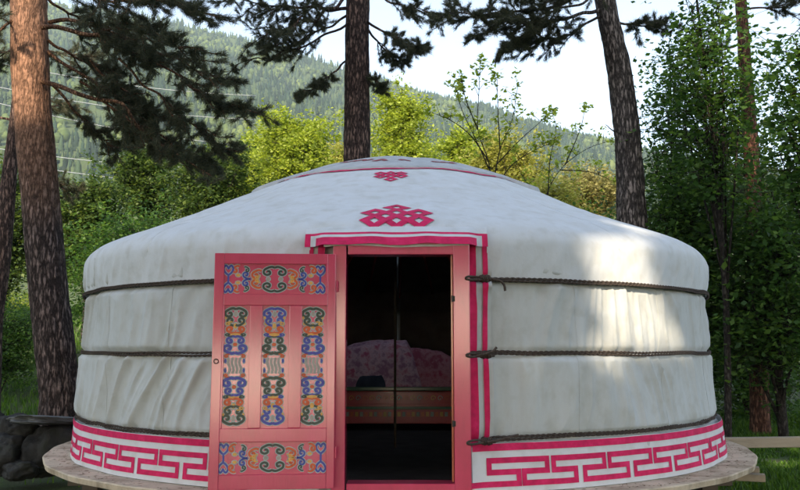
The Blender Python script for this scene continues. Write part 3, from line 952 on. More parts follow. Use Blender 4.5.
    def wide(p, tilt):
        m = pnl(*p); x0, x1, z0, z1 = p; cx, cz = (x0 + x1) / 2 - .004, (z0 + z1) / 2; hw = (x1 - x0) / 2 - .03
        cloud(m, cx, cz + .052, .070, .050, 3, 1, .014); cloud(m, cx, cz - .052, .070, .050, 3, -1, .014)
        for fx in (1, -1):
            for fz in (1, -1):
                curl(m, cx + fx * .085, cz + fz * .032, .058, .046, 4, fx, fz, .015)
                curl(m, cx + fx * .088, cz + fz * .012, .035, .016, 5, fx, fz, .007)
                curl(m, cx + fx * .152, cz + fz * .022, .048, .040, 2, fx, -fz, .011)
                curl(m, cx + fx * .195, cz + fz * .062, .030, .030, 3, -fx, fz, .008)
                curl(m, cx + fx * .225, cz + fz * .062, .040, .040, 4, fx, fz, .014)
                blob(m, cx + fx * .232, cz + fz * .024, .014, .010, 5)
                blob(m, cx + fx * .130, cz + fz * .002, .010, .007, 5)
                heart(m, cx + fx * hw, cz + fz * .055, .060, .062, 2, fz, .012)
            stroke(m, [(cx + fx * hw, cz - .03), (cx + fx * hw, cz + .03)], .012, 2, .0023)
            blob(m, cx + fx * .04, cz, .012, .012, 6)
        return m
    def tall(p, order):
        m = pnl(*p); x0, x1, z0, z1 = p; cx, cz = (x0 + x1) / 2 - .010, (z0 + z1) / 2 + .004; hh = (z1 - z0) / 2
        c1, c2, c3 = order
        for fz in (1, -1):
            zz = cz + fz * (hh - .050)
            cloud(m, cx, zz, .066, .050, c1, fz, .016)
            cloud(m, cx, zz - fz * .058, .052, .044, c1, -fz, .015)
            blob(m, cx, zz - fz * .006, .010, .016, 6)
            zz = cz + fz * (hh - .160)
            cloud(m, cx, zz, .054, .036, 4, -fz, .016); blob(m, cx, zz + fz * .026, .013, .018, 5); blob(m, cx, zz - fz * .030, .034, .010, 5)
            zz = cz + fz * (hh - .222)
            cloud(m, cx, zz, .052, .040, c2, fz, .015)
            cloud(m, cx, zz - fz * .060, .068, .048, c2, -fz, .018)
            blob(m, cx, zz - fz * .030, .014, .012, 4)
            for fx in (1, -1):
                curl(m, cx + fx * .020, cz + fz * (hh - .118), .040, .018, 5, fx, fz, .008)
                curl(m, cx + fx * .018, cz + fz * (hh - .192), .044, .016, c1 if c1 != c2 else 3, fx, -fz, .008)
                curl(m, cx + fx * .030, cz + fz * .062, .034, .018, 4, fx, fz, .009)
                blob(m, cx + fx * .062, cz + fz * (hh - .082), .007, .010, 5)
                blob(m, cx + fx * .058, cz + fz * .030, .007, .014, 2)
        for k in range(4):
            xx = cx + (k - 1.5) * .023
            stroke(m, [(xx, cz - .050), (xx + .006, cz - .018), (xx - .006, cz + .018), (xx, cz + .050)], .017, 1, .0022 + .0001 * k)
            stroke(m, [(xx, cz - .048), (xx + .006, cz - .018), (xx - .006, cz + .018), (xx, cz + .048)], .010, 6, .0032 + .0001 * k)
        return m
    names = []
    for m, lab in ((wide(TOP, 0), 'wide top panel painted with scrolls'), (tall(TALL[0], (3, 2, 0)), 'tall left panel with dark green scrolls at its ends'),
                   (tall(TALL[1], (2, 3, 0)), 'tall middle panel with blue scrolls at its ends'), (tall(TALL[2], (3, 2, 0)), 'tall right panel with dark green scrolls at its ends'),
                   (wide(BOT, 0), 'wide bottom panel painted with scrolls')):
        o = m.build('painted_panel', ORN, body); o['label'] = lab
    # iron hinges by the frame
    for zz in (.22, 1.27):
        h = MB()
        h.tube([(W + .008, .01, zz - .035), (W + .008, .01, zz + .035)], .008, 8)
        h.box((W - .018, -.002, zz), (.030, .003, .05))
        h.build('hinge', M['pink'], body)
    h = MB(); h.tube([(.028, 0, .80), (.028, -.012, .80)], .004, 6); h.tube([(.028 + .014 * math.cos(t), -.008, .788 + .014 * math.sin(t)) for t in np.linspace(0, 2 * PI, 15)], .003, 5)
    h.build('pull_ring', M['iron'], body)
leaf()

# ------------------------------------------------------------------ inside of the yurt
mb = MB()
for x in (-.045, ): mb.tube([(x, YC - .75, PZ + .02), (x, YC - .75, PZ + 2.5)], .012, 12)
ylink(mb.build('roof_post', M['timber_dark'], yurt, True))
mb = MB()
for i in range(40):                    # roof poles
    a = 2 * PI * i / 40
    mb.tube([(2.93 * math.sin(a), YC - 2.93 * math.cos(a), PZ + 1.60), (.7 * math.sin(a), YC - .7 * math.cos(a), PZ + 2.62)], .018, 6)
ylink(mb.build('roof_pole', M['bed_red'], yurt, True))['kind'] = 'stuff'
n = 72
mb = MB(); mb.add([(0, YC, PZ + .006)] + [(2.97 * math.cos(2 * PI * k / n), YC + 2.97 * math.sin(2 * PI * k / n), PZ + .006) for k in range(n)], [(0, 1 + k, 1 + (k + 1) % n) for k in range(n)])
ylink(mb.build('floor_cover', simple('floor_felt', [(.3, (.05, .045, .04)), (.7, (.09, .08, .07))], 6, rough=.95), yurt))

BY = 9.55
bed = empty('bed', (0, BY + .4, PZ), 'low painted red bed with green rail seen through the open yurt door', 'bed')
def bl(o): o.location = (0, -(BY + .4), -PZ); return o
mb = MB()
mb.box((-.05, BY + .42, PZ + .26), (2.1, .84, .36), bev=.01)
mb.box((-.05, BY - .012, PZ + .36), (2.1, .03, .13), bev=.006)
bl(mb.build('bed_box', M['bed_red'], bed))
mb = MB(); mb.box((-.05, BY - .01, PZ + .465), (2.14, .07, .045), bev=.01); mb.box((-.05, BY - .02, PZ + .255), (2.12, .03, .03), bev=.006)
bl(mb.build('rail', M['bed_green'], bed))
mb = MB()
for x in (-1.0, .9):
    for y in (BY + .06, BY + .78): mb.box((x, y, PZ + .045), (.08, .08, .075), bev=.005)
for i, x in enumerate((-1.0, .9)):
    pass
mb = None
for x in (-1.0, .9):
    for y in (BY + .06, BY + .78):
        q = MB(); q.box((x, y, PZ + .045), (.08, .08, .07), bev=.005); bl(q.build('leg', M['bed_red'], bed))
mb = MB()
for i in range(26):                    # painted scroll frieze
    x = -1.0 + i * .076
    pts = [(x + .03 * math.cos(t) * (1 - t / 9), BY - .0285, PZ + .36 + .035 * math.sin(t) * (1 - t / 9)) for t in np.linspace(0, 6.5, 14)]
    mb.tube(pts, .0045, 4, mi=i % 3)
bl(mb.build('painted_frieze', [M['p_yellow'], M['p_pale'], M['p_orange']], bed)); mb = MB()
for i in range(40):
    x = -1.06 + i * .0525
    mb.box((x, BY - .0015, PZ + .185), (.035, .004, .05), mi=(i + 1) % 3)
bl(mb.build('painted_frieze', [M['p_yellow'], M['p_pale'], M['p_orange']], bed))
def heap(name, x0, x1, y0, y1, z0, hgt, m, seed, label, cat):
    xs = np.linspace(x0, x1, 80); ys = np.linspace(y0, y1, 36)
    U, V = np.meshgrid(xs, ys)
    fu = (U - x0) / (x1 - x0); fv = (V - y0) / (y1 - y0)
    e = np.minimum(1, np.minimum(fu, 1 - fu) * 7) ** .5 * np.minimum(1, np.minimum(fv, 1 - fv) * 6) ** .5
    Zh = z0 + e * hgt(U, V) + e * .02 * fbm(U * 6, V * 6, s=seed)
    o = grid(name, U, V, Zh, m)
    return tag(o, label, cat)
heap('blanket', -1.0, .25, BY + .05, BY + .80, PZ + .44, lambda u, v: .40 + .12 * np.sin((u + .9) * 1.6) + .05 * smooth01((v - BY) / .6), M['blanket'], 71, 'mauve patterned blanket bundled on the left of the bed', 'blanket')
heap('quilt', -.15, .95, BY + .10, BY + .82, PZ + .44, lambda u, v: .47 - .22 * smooth01((u - .2) / .8) + .03 * np.sin(v * 8), M['bedding'], 75, 'crimson quilt heaped on the right half of the bed', 'quilt')
heap('cushion', -.50, -.16, BY - .02, BY + .24, PZ + .47, lambda u, v: .12 + 0 * u, M['dark_cloth'], 79, 'dark cushion in front of the mauve blanket on the bed', 'cushion')

# ------------------------------------------------------------------ platform
plat = empty('platform', (0, YC, 0), 'round weathered plywood platform on dark posts carrying the yurt', 'platform')
def pl(o): o.location = (0, -YC, 0); return o
n = 200; RP = 3.29
mb = MB()
ring = []
for k in range(n):
    a = 2 * PI * k / n
    rr = RP + .010 * math.sin(a * 7) + .006 * math.sin(a * 31)
    ring.append((rr * math.cos(a), YC + rr * math.sin(a)))
V = [(x, y, PZ) for x, y in ring] + [(YC * 0 + x * .9985, YC + (y - YC) * .9985, PZ - .012) for x, y in ring] + [(x, y, PZ - .045) for x, y in ring]
V += [(x * 1.002, YC + (y - YC) * 1.002, PZ - .008) for x, y in ring]
F = [tuple(range(n))]
for k in range(n):
    k2 = (k + 1) % n
    F.append((k, k + 3 * n, k2 + 3 * n, k2)); F.append((k + 3 * n, k + 2 * n, k2 + 2 * n, k2 + 3 * n))
F.append(tuple(range(3 * n - 1, 2 * n - 1, -1)))
mb.add(V, F); pl(mb.build('deck', M['plywood'], plat))
for i, y in enumerate(np.linspace(YC - 2.6, YC + 2.6, 6)):
    half = math.sqrt(max(.3, 3.22 ** 2 - (y - YC) ** 2))
    q = MB(); q.box((0, y, PZ - .115), (2 * half - .25, .07, .135), bev=.004); pl(q.build('joist', M['timber_dark'], plat))
for i in range(10):
    a = 2 * PI * i / 10 + .32
    x, y = 2.88 * math.cos(a), YC + 2.88 * math.sin(a)
    q = MB(); q.box((x, y, (PZ - .19) / 2 - .05), (.14, .14, PZ - .09), bev=.008); pl(q.build('post', M['timber_dark'], plat))
# joist ends sticking out under the right-hand rim
for dy_, zz, L in ((0.0, PZ - .16, .42), (.13, PZ - .12, .34)):
    q = MB(); p = at(745, 470, 7.5 + dy_)
    q.box((p.x - .12, 7.35 + dy_, zz), (L, .10, .06), Matrix.Rotation(-.35, 3, 'Z'), bev=.006)
    o = pl(q.build('joist_end', M['timber'], plat))

# fallen needles and bits of leaf on the deck
def litter():
    n = 900
    a = rng.uniform(0, 2 * PI, n); r_ = rng.uniform(3.06, 3.27, n)
    x, y = r_ * np.cos(a), YC + r_ * np.sin(a); t = rng.uniform(0, PI, n)
    L_ = rng.uniform(.006, .028, n); wd = rng.uniform(.0015, .006, n); z = PZ + .003
    c, s_ = np.cos(t), np.sin(t)
    V = np.stack([np.stack([x + c * L_, y + s_ * L_, 0 * x + z], 1), np.stack([x - s_ * wd, y + c * wd, 0 * x + z + .002], 1), np.stack([x - c * L_, y - s_ * L_, 0 * x + z], 1), np.stack([x + s_ * wd, y - c * wd, 0 * x + z + .001], 1)], 1).reshape(-1, 3)
    o = npmesh('leaf_litter', V, np.arange(n * 4).reshape(-1, 4), simple('brown_litter', [(.3, (.06, .035, .02)), (.7, (.18, .11, .05))], 60, rough=.9))
    tag(o, 'brown needles and leaf bits strewn on the deck rim', 'leaf litter', kind='stuff')
litter()

# timber rail on the right
railt = empty('timber_rail', (5.2, 9.4, 0), 'long pale timber beam on short posts at the right of the platform', 'timber rail')
a_ = at(728, 442, 9.2); b_ = at(860, 442, 9.35)
q = MB(); mid = (a_ + b_) / 2; L = (b_ - a_).length + 1.2
rot = Matrix.Rotation(math.atan2(b_.y - a_.y, b_.x - a_.x), 3, 'Z')
q.box(mid + Vector((.4, .06, 0)), (L, .12, .105), rot, bev=.008); o = q.build('beam', M['timber'], railt); o.location = (-5.2, -9.4, 0)
for x in (a_.x + .1, b_.x + .4):
    q = MB(); q.box((x, 9.35, (mid.z - .05) / 2 - .05), (.1, .1, mid.z - .006 + .0), bev=.006); o = q.build('post', M['timber'], railt); o.location = (-5.2, -9.4, 0)

# ------------------------------------------------------------------ rocks on the left
def icos(sub):
    import bmesh
    bm = bmesh.new(); bmesh.ops.create_icosphere(bm, subdivisions=sub, radius=1)
    V = np.array([v.co[:] for v in bm.verts]); F = np.array([[v.index for v in f.verts] for f in bm.faces]); bm.free()
    return V, F
IV, IF = icos(5)
M['rock'] = simple('mossy_dark_rock', [(.3, (.012, .012, .011)), (.55, (.035, .035, .032)), (.75, (.025, .032, .016))], 5, rough=.9, bump=1, bdist=.04, detail=10)
M['slate'] = simple('pale_slate', [(.3, (.07, .075, .075)), (.7, (.15, .16, .16))], 5, rough=.8, bump=.8, bdist=.02)
def rock(px, py, Y, sx, sy, sz, seed, label, slab=False):
    c = at(px, py, Y)
    V = IV.copy()
    n_ = V / np.linalg.norm(V, axis=1)[:, None]
    d = 1 + .22 * fbm(n_[:, 0] * 1.4 + seed, n_[:, 1] * 1.4, n_[:, 2] * 1.4, s=seed, o=5)
    V = np.sign(V) * np.abs(V) ** (.72 if slab else .8) * d[:, None] * np.array([sx, sy, sz])
    a = seed * 1.3; ca, sa = math.cos(a * .2), math.sin(a * .2)
    V = np.stack([V[:, 0] * ca - V[:, 1] * sa, V[:, 0] * sa + V[:, 1] * ca, V[:, 2] - (.10 * V[:, 0] if slab else 0)], 1)
    o = npmesh('rock_slab' if slab else 'rock', V, IF, M['slate'] if slab else M['rock'], smooth=True)
    o.location = c
    tag(o, label, 'rock', 'rocks piled at the foot of the left pine')
rock(48, 420, 9.25, .42, .25, .045, 5, 'flat pale slate slab lying on top of the rock pile', True)
rock(54, 448, 9.35, .38, .30, .27, 3, 'big dark rock under the flat slate slab')
rock(20, 437, 9.3, .20, .22, .22, 8, 'medium dark rock left of the slab')
rock(2, 455, 9.1, .24, .25, .20, 12, 'rounded mossy rock at the left edge of the pile')
rock(20, 470, 8.9, .16, .18, .10, 15, 'small low rock in front of the pile')
rock(-18, 432, 9.8, .30, .30, .26, 19, 'dark rock behind the mossy one at the far left')

# ------------------------------------------------------------------ trees
def tree_tube(mb, pts, rads, n=20, amp=0.0, seed=0, sub=1):
    """smooth tapered limb with an uneven surface"""
    P = [np.array(p, float) for p in pts]; Q = [2 * P[0] - P[1]] + P + [2 * P[-1] - P[-2]]
    Rr = [2 * rads[0] - rads[1]] + list(rads) + [rads[-1]]
    out = []; ro = []
    for i in range(1, len(Q) - 2):
        for t in np.linspace(0, 1, sub, endpoint=False):
            a, b, c, d = Q[i - 1], Q[i], Q[i + 1], Q[i + 2]
            out.append(.5 * ((2 * b) + (c - a) * t + (2 * a - 5 * b + 4 * c - d) * t * t + (3 * b - a - 3 * c + d) * t ** 3))
            ro.append(Rr[i] * (1 - t) + Rr[i + 1] * t)
    out.append(P[-1]); ro.append(rads[-1])
    out = np.array(out); ro = np.array(ro)
    m = len(out); V = np.zeros((m, n, 3)); prev = None
    ang = np.arange(n) * 2 * PI / n
    for i in range(m):
        t = out[min(i + 1, m - 1)] - out[max(i - 1, 0)]; t /= np.linalg.norm(t) + 1e-9
        if prev is None: u = np.cross(t, [.3, .9, .2] if abs(t[1]) < .9 else [1, 0, 0])
        else: u = prev - t * prev.dot(t)
        u /= np.linalg.norm(u) + 1e-9; prev = u; v = np.cross(t, u)
        rr = ro[i] * np.ones(n)
        if amp:
            rr = rr + amp * (vn(np.cos(ang) * 5 + seed, np.sin(ang) * 5, out[i][2] * 2.2, s=seed) * .6 + (.5 - np.abs(vn(np.cos(ang) * 9, np.sin(ang) * 9 + seed, out[i][2] * 4.5, s=seed + 1))) * 1.0)
        V[i] = out[i] + (np.cos(ang) * rr)[:, None] * u + (np.sin(ang) * rr)[:, None] * v
    I = np.arange(m * n).reshape(m, n); J = np.roll(I, -1, 1)
    F = np.stack([I[:-1], J[:-1], J[1:], I[1:]], -1).reshape(-1, 4)
    mb.add(V.reshape(-1, 3), F.tolist())
    return out, ro

def needles(points, dirs, per=18, L=.085, wd=.0055, spread=.9):
    """tufts of needles: thin triangles as degenerate-free quads"""
    n = len(points)
    P = np.repeat(points, per, 0); D = np.repeat(dirs, per, 0)
    r = rng.normal(0, 1, (n * per, 3)); d = D + r * spread * .6; d /= np.linalg.norm(d, axis=1)[:, None]
    s = np.cross(d, rng.normal(0, 1, (n * per, 3))); s /= np.linalg.norm(s, axis=1)[:, None] + 1e-9
    l = L * rng.uniform(.6, 1.15, (n * per, 1))
    P = P + rng.normal(0, .012, P.shape)
    a = P - s * wd / 2; b = P + s * wd / 2; c = P + d * l
    V = np.stack([a, b, c], 1).reshape(-1, 3)
    F = np.arange(len(V)).reshape(-1, 3)
    return V, F
def leaves(points, size, elong=1.5, flat=.4):
    """one folded leaf (two triangles as a kite) per point"""
    n = len(points)
    d = rng.normal(0, 1, (n, 3)); d[:, 2] = d[:, 2] * flat - .15; d /= np.linalg.norm(d, axis=1)[:, None]
    up = rng.normal(0, .55, (n, 3)); up[:, 2] += 1
    s = np.cross(d, up); s /= np.linalg.norm(s, axis=1)[:, None] + 1e-9
    nn = np.cross(s, d)
    sz = size * rng.uniform(.6, 1.3, (n, 1))
    a = points - d * sz * elong / 2; c = points + d * sz * elong / 2
    b = points + s * sz / 2 - nn * sz * .12; e = points - s * sz / 2 - nn * sz * .12
    V = np.stack([a, b, c, e], 1).reshape(-1, 3)
    F = np.arange(len(V)).reshape(-1, 4)
    return V, F

def bough(mb, P0, P1, r0, sag, tuft, seed, side=7, tl=.55, density=1.0, up=.0):
    """a pine limb from P0 to P1 with side twigs carrying needle tufts"""
    rs = random.Random(seed)
    P0 = np.array(P0); P1 = np.array(P1); L = np.linalg.norm(P1 - P0)
    k = 9; pts = []
    perp = np.cross(P1 - P0, [0, 0, 1]); perp /= np.linalg.norm(perp) + 1e-9
    for i in range(k + 1):
        t = i / k
        p = P0 + (P1 - P0) * t + np.array([0, 0, -sag * math.sin(t * PI) * L]) + perp * math.sin(t * 5 + seed) * .04 * L
        if 0 < i: p = p + np.array([rs.gauss(0, .02), rs.gauss(0, .02), rs.gauss(0, .02)]) * L * .8
        pts.append(p)
    rr = [r0 * (1 - .85 * i / k) + .003 for i in range(k + 1)]
    out, _ = tree_tube(mb, pts, rr, 7, 0, 0, 3)
    m = len(out)
    nt_ = max(5, int(side * density)) if side > 0 else 0
    for j in range(nt_):
        f = .28 + .72 * (j + rs.random()) / nt_
        i = min(m - 2, int(f * m)); p = out[i]; t = out[i + 1] - out[i]; t /= np.linalg.norm(t) + 1e-9
        sd = 1 if j % 2 else -1
        d = perp * sd * rs.uniform(.5, 1.1) + t * rs.uniform(.5, 1.1) + np.array([0, 0, rs.uniform(-.45, .35) + up])
        d /= np.linalg.norm(d)
        l = tl * rs.uniform(.5, 1.15) * (1.15 - .5 * f)
        tw = [p + d * l * q + np.array([0, 0, -.10 * l * q * q]) + np.array([rs.gauss(0, .03) for _ in range(3)]) * l * (1 if q else 0) for q in (0, .35, .7, 1.0)]
        o2, _ = tree_tube(mb, tw, [.010, .008, .006, .004], 5, 0, 0, 2)
        for q in range(rs.randint(3, 6)):
            b = o2[min(len(o2) - 1, 1 + int(rs.random() * (len(o2) - 1)))]
            d2 = d * rs.uniform(.3, 1) + np.array([rs.gauss(0, .55), rs.gauss(0, .55), rs.gauss(0, .45) + .15]); d2 /= np.linalg.norm(d2)
            l2 = l * rs.uniform(.25, .5)
            tree_tube(mb, [b, b + d2 * l2 * .5, b + d2 * l2], [.005, .004, .003], 4)
            for h in np.linspace(.35, 1, 6): tuft.append((b + d2 * l2 * h, d2))
        for h in np.linspace(.3, 1, 7):
            q_ = o2[min(len(o2) - 1, int(h * (len(o2) - 1)))]; tuft.append((q_, d))

def pine(label, trunk_px, Y, boughs, barkm, seed, group='pines round the yurt', lean_y=0.0, per=19, L=.09, brm=None, needle='needle', top=None, amp=.02, wd=.0055, spread=.9):
    pts = [at(px, py, Y) for px, py, w_ in trunk_px]; rad = [w_ / FPX * Y / 2 for px, py, w_ in trunk_px]
    base = pts[0]; gz = float(ground_z(base.x, base.y)) 
    P = [Vector((base.x, base.y, gz - .15))] + [p for p in pts if p.z > gz + .25]
    Rr = [rad[0] * 1.35] + rad[-(len(P) - 1):]
    root = empty('pine_tree', (P[0].x, P[0].y, gz), label, 'tree', group)
    off = Vector((P[0].x, P[0].y, gz))
    mb = MB()
    tree_tube(mb, [tuple(p - off) for p in P], Rr, 64 if amp > .012 else 20, amp, seed, 26 if amp > .012 else 8)
    bm_ = MB(); tuft = []
    for i, b in enumerate(boughs):
        p0 = at(*b[0]) - off; p1 = at(*b[1]) - off
        kw = b[3] if len(b) > 3 else {}
        bough(bm_, tuple(p0), tuple(p1), b[2], kw.get('sag', .05), tuft, seed * 13 + i, kw.get('side', 9), kw.get('tl', .55), 1.0, kw.get('up', 0))
    if boughs: mb.add(bm_.v, bm_.f, 1)
    mb.build('trunk', [barkm, brm or barkm], root, True)
    if boughs:
        pp = np.array([a for a, b in tuft]); dd = np.array([b for a, b in tuft])
        V, F = needles(pp, dd, per, L, wd, spread)
        npmesh('crown', V, F, M[needle], root)
    return root

# left pine beside the yurt
pine('thick rough pine trunk by the left edge of the yurt with sunlit upper bark', [(60, 400, 37), (52, 320, 36), (44, 240, 36), (36, 150, 36), (32, 100, 36), (30, 50, 35), (29, 0, 34), (28, -60, 33), (24, -160, 32), (20, -280, 25)], 10.5, [
    ((48, 84, 10.45), (205, 178, 9.6), .030, dict(side=16, tl=.55, sag=-.06)),
    ((48, 30, 10.45), (225, 88, 9.2), .030, dict(side=20, tl=.6, sag=-.07)),
    ((48, 22, 10.5), (190, 52, 8.9), .026, dict(side=18, tl=.6, sag=-.05)),
    ((44, -10, 10.5), (215, 20, 8.6), .030, dict(side=20, tl=.6, sag=-.04)),
    ((44, -30, 10.5), (160, -8, 8.4), .030, dict(side=16, tl=.6)),
    ((48, 52, 10.5), (150, 110, 10.6), .022, dict(side=14, tl=.5)),
    ((50, 84, 10.5), (120, 150, 11.0), .018, dict(side=12, tl=.45)),
    ((100, 95, 10.3), (215, 165, 9.9), .014, dict(side=12, tl=.4)),
    ((90, 60, 10.2), (180, 130, 10.6), .014, dict(side=14, tl=.45)),
    ((100, 30, 9.9), (150, 60, 9.6), .012, dict(side=14, tl=.5)),
    ((80, 80, 10.4), (160, 150, 10.8), .014, dict(side=16, tl=.5)),
    ((48, 40, 10.5), (130, 85, 10.9), .018, dict(side=16, tl=.5)),
    ((150, 60, 9.6), (245, 110, 9.4), .012, dict(side=16, tl=.45)),
    ((120, 60, 9.7), (235, 150, 9.8), .014, dict(side=16, tl=.45)),
    ((46, -5, 10.5), (120, 40, 11.2), .018, dict(side=16, tl=.5)),
    ((30, 10, 10.5), (-40, 40, 10.0), .020, dict(side=10, tl=.5)),
    ((30, -20, 10.5), (-20, -5, 11.5), .020, dict(side=10, tl=.5)),
], M['bark_pine'], 3, brm=M['branch_or'])
# second leaning trunk behind it, far left
pine('slim leaning pine trunk half hidden behind the thick left pine', [(-8, 330, 19), (0, 270, 18), (5, 220, 17), (10, 170, 14), (15, 125, 11), (20, 70, 9), (26, 0, 8), (30, -60, 7)], 14.0, [
    ((12, 120, 14), (-30, 105, 14), .02, dict(side=8, tl=.5)),
    ((18, 90, 14), (70, 110, 14.5), .02, dict(side=12, tl=.5)),
    ((24, 40, 14), (90, 60, 15), .02, dict(side=12, tl=.6)),
    ((24, 40, 14), (-10, 60, 14), .02, dict(side=12, tl=.6)),
    ((10, 160, 14), (75, 190, 14.5), .015, dict(side=12, tl=.5)),
], M['bark_pine2'], 5, amp=.01)
# pine behind the yurt's crown
pine('straight brown pine trunk rising right behind the crown of the yurt', [(357, 330, 33), (357, 230, 29), (357, 160, 27), (357, 100, 25), (357, 50, 24), (358, 0, 23), (359, -60, 20), (360, -160, 16)], 14.0, [
    ((350, 8, 14), (235, -5, 12.6), .03, dict(side=16, tl=.6)),
    ((350, -10, 14), (268, 34, 12.5), .03, dict(side=20, tl=.6)),
    ((350, 22, 14), (232, 66, 13.2), .02, dict(side=8, tl=.4)),
    ((350, 14, 14), (262, 50, 13.6), .02, dict(side=16, tl=.5)),
    ((348, 60, 14), (305, 92, 13.6), .016, dict(side=10, tl=.4)),
    ((366, 18, 14), (422, 48, 13.4), .022, dict(side=16, tl=.45)),
    ((368, 30, 14), (400, 60, 14.3), .018, dict(side=12, tl=.4)),
    ((364, -12, 14), (432, 12, 13.2), .02, dict(side=12, tl=.5)),
    ((366, 70, 14), (382, 88, 14), .010, dict(side=6, tl=.3)),
    ((350, -25, 14), (300, -8, 13), .03, dict(side=14, tl=.6)),
], M['bark_pine2'], 7, wd=.0065)
# right pine
pine('curved grey pine trunk behind the right side of the yurt roof', [(634, 340, 32), (633, 270, 30), (632, 220, 29), (629, 165, 26), (627, 130, 25), (622, 90, 24), (617, 60, 23), (610, 28, 21), (605, 0, 20), (598, -50, 18), (590, -140, 13)], 13.0, [
    ((600, 10, 13), (500, 18, 12.2), .03, dict(side=20, tl=.6)),
    ((596, -10, 13), (438, 12, 12.0), .03, dict(side=24, tl=.6)),
    ((604, 14, 13), (515, 46, 12.6), .02, dict(side=20, tl=.45)),
    ((570, 0, 12.8), (500, 50, 12.4), .014, dict(side=16, tl=.4)),
    ((596, -10, 13), (470, 36, 12.8), .02, dict(side=10, tl=.45)),
    ((600, -20, 13), (560, -5, 12), .03, dict(side=14, tl=.6)),
    ((612, 20, 13), (665, 26, 13), .02, dict(side=12, tl=.45)),
    ((622, 134, 13), (606, 125, 12.8), .014, dict(side=-1)),
], M['bark_grey'], 9, wd=.0065)
# reddish slender pine in the thicket
pine('slender reddish pine trunk among the leafy thicket on the right', [(760, 420, 19), (757, 300, 17), (754, 230, 16), (751, 150, 15), (746, 80, 13), (741, 0, 11), (737, -80, 9)], 14.0, [
    ((745, 40, 14), (700, 55, 14), .018, dict(side=8, tl=.5)),
    ((742, 10, 14), (800, 0, 13.5), .018, dict(side=8, tl=.5)),
    ((752, 150, 14), (690, 135, 14.2), .016, dict(side=7, tl=.5)),
], M['bark_red'], 15, amp=.01)

def broadleaf(name, label, base, top_z, crown, nleaf, size, leafm, barkm, seed, trunk_r=.08, limbs=14, group=None, stems=1, clump=.28, low=.25, cat='tree', hang=0, outer=.55, elong=1.5, path=None, tuftk=12):
    """base=(x,y); crown=(cx,cy,cz,rx,ry,rz) world; limbs reach clump centres, leaves gather round their twigs"""
    rs = np.random.default_rng(seed)
    x0, y0 = base; gz = float(ground_z(x0, y0)); off = np.array([x0, y0, gz])
    root = empty(name, tuple(off), label, cat, group)
    cx, cy, cz, rx, ry, rz = crown
    mb = MB(); tips = []
    for st in range(stems):
        tp = np.array([cx - x0 + rs.normal(0, rx * .25) * (stems > 1), cy - y0 + rs.normal(0, ry * .25) * (stems > 1), top_z - gz])
        b0 = np.array([rs.normal(0, .12) * (stems > 1), rs.normal(0, .12) * (stems > 1), -.1])
        if path is not None: tp_pts = [np.array(p) - off for p in path]; pts = [np.array([0, 0, -.1])] + tp_pts
        else: pts = [b0] + [b0 + (tp - b0) * t + np.array([rs.normal(0, .12), rs.normal(0, .12), 0]) * rx * .35 * math.sin(t * PI) for t in (.2, .4, .6, .8, 1.0)]
        r0 = trunk_r * (1 if stems == 1 else .7)
        out, ro = tree_tube(mb, pts, list(np.linspace(r0, r0 * .15, len(pts))), 10, r0 * .08, seed, 4)
        for l in range(limbs // stems):
            f = low + (1 - low) * rs.random() ** .8
            i = min(len(out) - 2, int(f * len(out))); p = out[i]
            d = rs.normal(0, 1, 3); d /= np.linalg.norm(d); d *= (outer + (1 - outer) * rs.random())
            tgt = np.array([cx, cy, cz]) - off + d * np.array([rx, ry, rz])
            if tgt[2] < p[2] - rz * .6: p = out[max(0, int(i * .5))]
            mid = (p + tgt) / 2 + np.array([0, 0, .12 * np.linalg.norm(tgt - p)]) + rs.normal(0, .05, 3) * rx
            o2, r2 = tree_tube(mb, [p, mid, tgt], [max(.008, ro[i] * .5), max(.006, ro[i] * .25), .004], 5, 0, 0, 4)
            for q in range(tuftk):
                b = o2[int(rs.uniform(.35, .999) * len(o2))]
                e = b + rs.normal(0, 1, 3) * clump * np.array([1, 1, .8]) * 1.2
                tree_tube(mb, [b, (b + e) / 2 + rs.normal(0, .04, 3), e], [.005 + size * .02, .003, .002], 3)
                tips.append(e); tips.append((b + e * 2) / 3)
    tips = np.array(tips)
    if crown[5] > 0:
        c = np.array([cx, cy, cz]) - off
    nleaf = int(nleaf * 1.35)
    idx = rs.integers(0, len(tips), nleaf)
    pos = tips[idx] + rs.normal(0, 1, (nleaf, 3)) * clump * .5 * rs.uniform(.4, 1.2, (len(tips), 1))[idx]
    pos = pos[pos[:, 2] > .03]
    V, F = leaves(pos, size * .68, elong)
    mb.build('trunk', barkm, root, True)
    npmesh('crown', V, F, M[leafm] if isinstance(leafm, str) else leafm, root)
    return root

def bl_at(label, px, Y, top_py, half_px, lo_py, nleaf, size, leafm, seed, name='broadleaf_tree', group='sunlit trees behind the yurt', **kw):
    """crown between top_py and lo_py at distance Y, half_px wide either side of px"""
    t = at(px, top_py + (12 if Y > 16 else 0), Y); b = at(px, lo_py, Y); rx = half_px / FPX * Y
    cz = (t.z + b.z) / 2; rz = (t.z - b.z) / 2
    return broadleaf(name, label, (t.x, Y), t.z - rz * .2, (t.x, Y, cz, rx, rx * .8, rz), nleaf, size, leafm, M['bark_dark'], seed, group=group, **kw)

